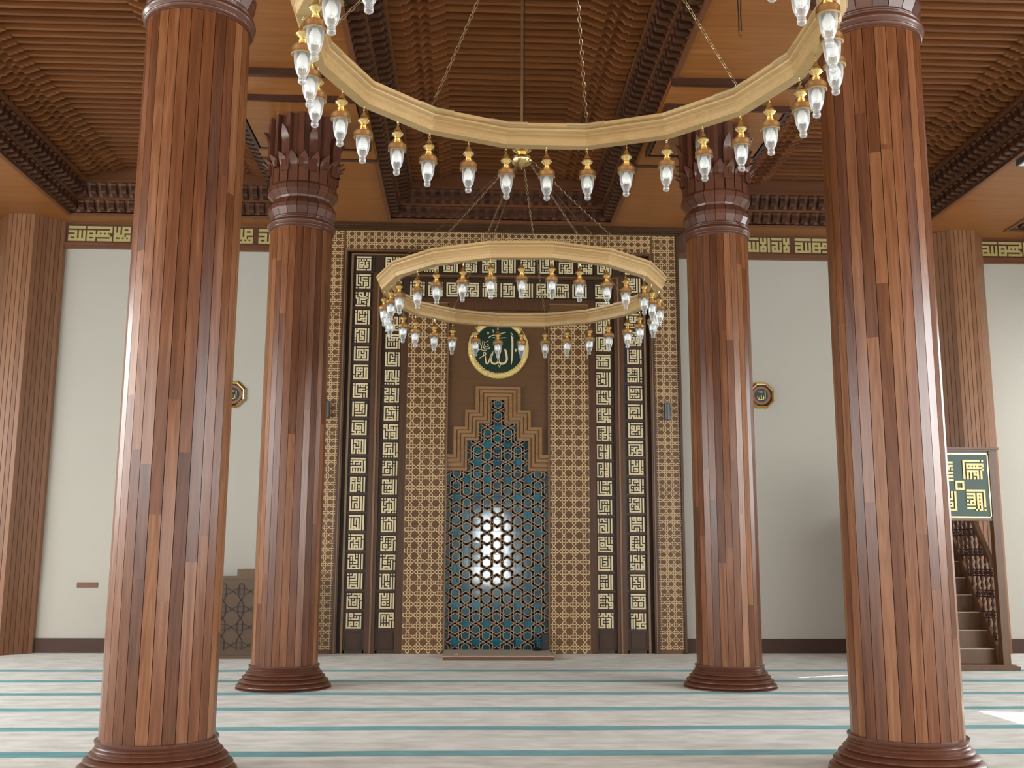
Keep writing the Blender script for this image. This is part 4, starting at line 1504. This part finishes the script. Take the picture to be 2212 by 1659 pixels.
    for i in range(32):
        a = 2 * PI * (i + 1.0) / 32 
        rr = 1.366 * (1 / math.cos(PI / NS16) if i % 2 == 0 else 1.0)
        j = random.Random(i)
        loc = (rr * math.sin(a), rr * math.cos(a), 0.0)
        if first is None:
            o = cap.build('lamp', M_BRONZE, t, smooth=True)
            parts = [hk.build('hook', M_GOLD, o, smooth=True), kn.build('brass_knob', M_GOLD, o, smooth=True),
                     bl.build('bulb', M_BULB, o, smooth=True), gl.build('glass_shade', M_GLASS, o, smooth='all')]
            first = o
        else:
            o = first.copy(); lk(o, t)
            for p in parts:
                c = p.copy(); lk(c, o)
        o.location = loc
        o.rotation_euler = (j.uniform(-0.03, 0.03), j.uniform(-0.03, 0.03), j.uniform(0, 6))
    return t
ch = make_chandelier()
ch.location = (0.53, 10.27, 4.15)
ch.rotation_euler = (0, 0, math.radians(-3.0))
ch['group'] = 'ring chandeliers hanging in a row'
ch['label'] = 'limewood ring chandelier with brass and glass lamps, the farther complete one before the mihrab'
def copy3(o, parent=None):
    c = o.copy(); C.objects.link(c); c.parent = parent
    for q in o.children: copy3(q, c)
    return c
ch2 = copy3(ch)
ch2.location = (0.505, 5.20, 4.23)
ch2.rotation_euler = (0, 0, 0)
ch2['label'] = 'nearest limewood ring chandelier, overhead and cut off by the top photo edge'

# ------------------------------------------------------------------ stepped pulpit (minbar)
MX, MY = 7.14, 14.84
t = thing('stepped_pulpit', 'tall walnut pulpit with stairs, lattice railing and green lettered sign, right of the columns', 'pulpit', (MX, MY, 0))
m = MB(); m.box(-0.70, 0.66, -0.14, 0.35, 0, 0.055, 0.5); m.box(-0.66, 0.62, -0.10, 0.35, 0.055, 0.075, 0.9); m.build('plinth', M_MINB, t)
for sg in (-1, 1):
    m = MB(); a, b_ = sorted((sg * 0.465, sg * 0.575)); m.box(a, b_, -0.05, 0.06, 0.06, 3.12); m.build('post', M_MINB, t)
m = MB(); m.box(-0.62, 0.60, -0.09, 0.10, 3.12, 3.15, 0.5); m.box(-0.60, 0.585, -0.07, 0.08, 3.10, 3.12, 0.2); m.build('cap_moulding', M_MINB, t)
m = MB(); m.box(-0.465, 0.465, -0.035, 0.05, 2.09, 3.10, 0.4); m.build('header_panel', M_MINB, t)
m = MB(); m.box(-0.43, 0.43, -0.05, -0.035, 2.15, 3.05); sgn = m.build('green_sign', M_GREEN2, t)
m = MB()
for (a, b_, z0, z1) in ((-0.445, 0.445, 3.05, 3.068), (-0.445, 0.445, 2.132, 2.15), (-0.445, -0.43, 2.132, 3.068), (0.43, 0.445, 2.132, 3.068)):
    m.box(a, b_, -0.06, -0.035, z0, z1)
m.build('gold_border', M_GOLDP, sgn)
# square Kufic: one quarter pattern turned four times about a small central square
Q = ['##########.#',
     '#...........',
     '#.##########',
     '#.#.#.#.#..#',
     '#.#########.#'[:12],
     '#..........#',
     '#.#######.#.'[:12],
     '#.#.#.#.#.#.',
     '#.#.#.###.#.',
     '#.#.#...#.#.',
     '#.#.#.#.#.#.',
     '............']
Nn = 29
G = [['.'] * Nn for _ in range(Nn)]
for r in range(12):
    for c in range(12):
        if Q[r][c] == '#':
            x, y = 17 + c, r
            for _ in range(4):
                G[y][x] = '#'
                x, y = Nn - 1 - y, x
for r in range(12, 17):
    for c in range(12, 17):
        G[r][c] = '#' if (r in (12, 16) or c in (12, 16)) else '.'
m = MB(); glyph(m, [''.join(q) for q in G], -0.367, 2.233, 0.734 / Nn, -0.066, -0.05)
m.build('lettering', M_SIGNG, sgn, fix=False)
m = MB(); m2 = MB()
R_, T_ = 0.247, 0.181
for k in range(8):
    z1 = 0.035 + R_ * (k + 1)
    y0 = 0.16 + T_ * k
    m.box(-0.46, 0.44, y0, y0 + T_ + 0.03, z1 - R_, z1 - 0.012, 0.3)
    m2.box(-0.46, 0.44, y0 - 0.015, y0 + T_, z1 - 0.012, z1)
m.box(-0.46, 0.44, 0.16 + T_ * 8, 2.5, 0, 2.0, 0.3)
m.build('stairs', M_MINB, t)
m2.build('tread_edges', M_STEPC, t)
SLOPE = R_ / T_
for sg in (-1, 1):
    x = sg * 0.455
    a, b_ = x - 0.025, x + 0.025
    m = MB()
    def bar(m, y0, z0, y1, z1, h, a=a, b_=b_, tint=0.5):
        m.add([(a, y0, z0), (b_, y0, z0), (b_, y1, z1), (a, y1, z1), (a, y0, z0 + h), (b_, y0, z0 + h), (b_, y1, z1 + h), (a, y1, z1 + h)],
              [(0, 1, 2, 3), (4, 7, 6, 5), (0, 4, 5, 1), (1, 5, 6, 2), (2, 6, 7, 3), (3, 7, 4, 0)], tint)
    # closed side below the stringer
    yA, yB_ = 0.06, 1.60
    zA = 0.20
    m.add([(a + 0.01, yA, 0.0), (b_ - 0.01, yA, 0.0), (b_ - 0.01, 2.5, 0.0), (a + 0.01, 2.5, 0.0),
           (a + 0.01, yA, zA), (b_ - 0.01, yA, zA), (b_ - 0.01, yB_, zA + (yB_ - yA) * SLOPE), (a + 0.01, yB_, zA + (yB_ - yA) * SLOPE),
           (b_ - 0.01, 2.5, zA + (yB_ - yA) * SLOPE), (a + 0.01, 2.5, zA + (yB_ - yA) * SLOPE)],
          [(0, 4, 7, 9, 3), (1, 2, 8, 6, 5), (4, 5, 6, 7), (7, 6, 8, 9), (0, 1, 5, 4), (2, 3, 9, 8)], 0.35)
    bar(m, yA, zA, yB_, zA + (yB_ - yA) * SLOPE, 0.13)
    m.build('side_panel', M_MINB, t)
    m = MB()
    bar(m, yA, zA + 1.22, 1.30, zA + 1.22 + (1.30 - yA) * SLOPE, 0.12, a=x - 0.035, b_=x + 0.035)
    m.build('handrail', M_MINB, t)
    m = MB()
    # turned lattice: horizontal and vertical spindles with beads between stringer and rail
    zs0 = [0.45 + 0.30 * k for k in range(12)]
    for k in range(9):
        y = 0.12 + 0.135 * k
        zl = zA + 0.13 + (y - yA) * SLOPE; zh = zA + 1.22 + (y - yA) * SLOPE
        if y > 1.25: break
        prof = []
        zz = zl
        pr = [(0.012, zl)]
        kk = int((zh - zl) / 0.10)
        for q in range(kk):
            z0 = zl + (zh - zl) * q / kk; z1 = zl + (zh - zl) * (q + 1) / kk
            pr += [(0.012, z0 + 0.004), (0.026, z0 * 0.6 + z1 * 0.4), (0.026, z0 * 0.4 + z1 * 0.6), (0.012, z1 - 0.004)]
        m.lathe(pr, 8, x, y, 0, caps=False)
    for z in zs0:
        ylo = max(0.06, yA + (z - zA - 1.22) / SLOPE); yhi = min(1.30, yA + (z - zA - 0.13) / SLOPE)
        if yhi - ylo > 0.08:
            for dz in (-0.045, 0.045):
                m.tube([(x, ylo, z + dz), (x, yhi, z + dz)], 0.011, 6)
            n_ = int((yhi - ylo) / 0.0675)
            for q in range(n_):
                m.lathe([(0.0, -0.036), (0.022, -0.014), (0.022, 0.014), (0.0, 0.036)], 6, x, ylo + (q + 0.5) * (yhi - ylo) / n_, z, caps=False)
    m.build('spindle_railing', M_CARVE, t, smooth=True, fix=False)

# small things on the ceiling
t = thing('ceiling_speaker', 'small dark square box on the ceiling at the right photo edge', 'speaker', (7.98, 13.75, 7.2))
m = MB(); m.box(-0.13, 0.13, -0.12, 0.12, -0.075, 0); m.build('housing', M_GREY, t)
m = MB(); m.box(-0.10, 0.10, -0.09, 0.09, -0.08, -0.075); m.build('grille', M_BULB, t)
t = thing('hanging_cable', 'pair of thin dark cables hanging from the ceiling at the top photo edge', 'cable', (2.60, 9.25, 7.2))
m = MB()
for dx in (-0.012, 0.012):
    m.tube([(dx, 0, 0), (dx * 1.4, 0, -0.25), (dx * 0.9, 0, -0.45), (dx, 0, -0.62)], 0.006, 6)
m.build('cables', M_CABLE, t, smooth=True)
m = MB(); m.tube([(-0.012, 0, -0.60), (-0.014, 0, -0.65), (0, 0, -0.69), (0.012, 0, -0.66)], 0.005, 6); m.build('connector', M_CHAIN, t, smooth=True)
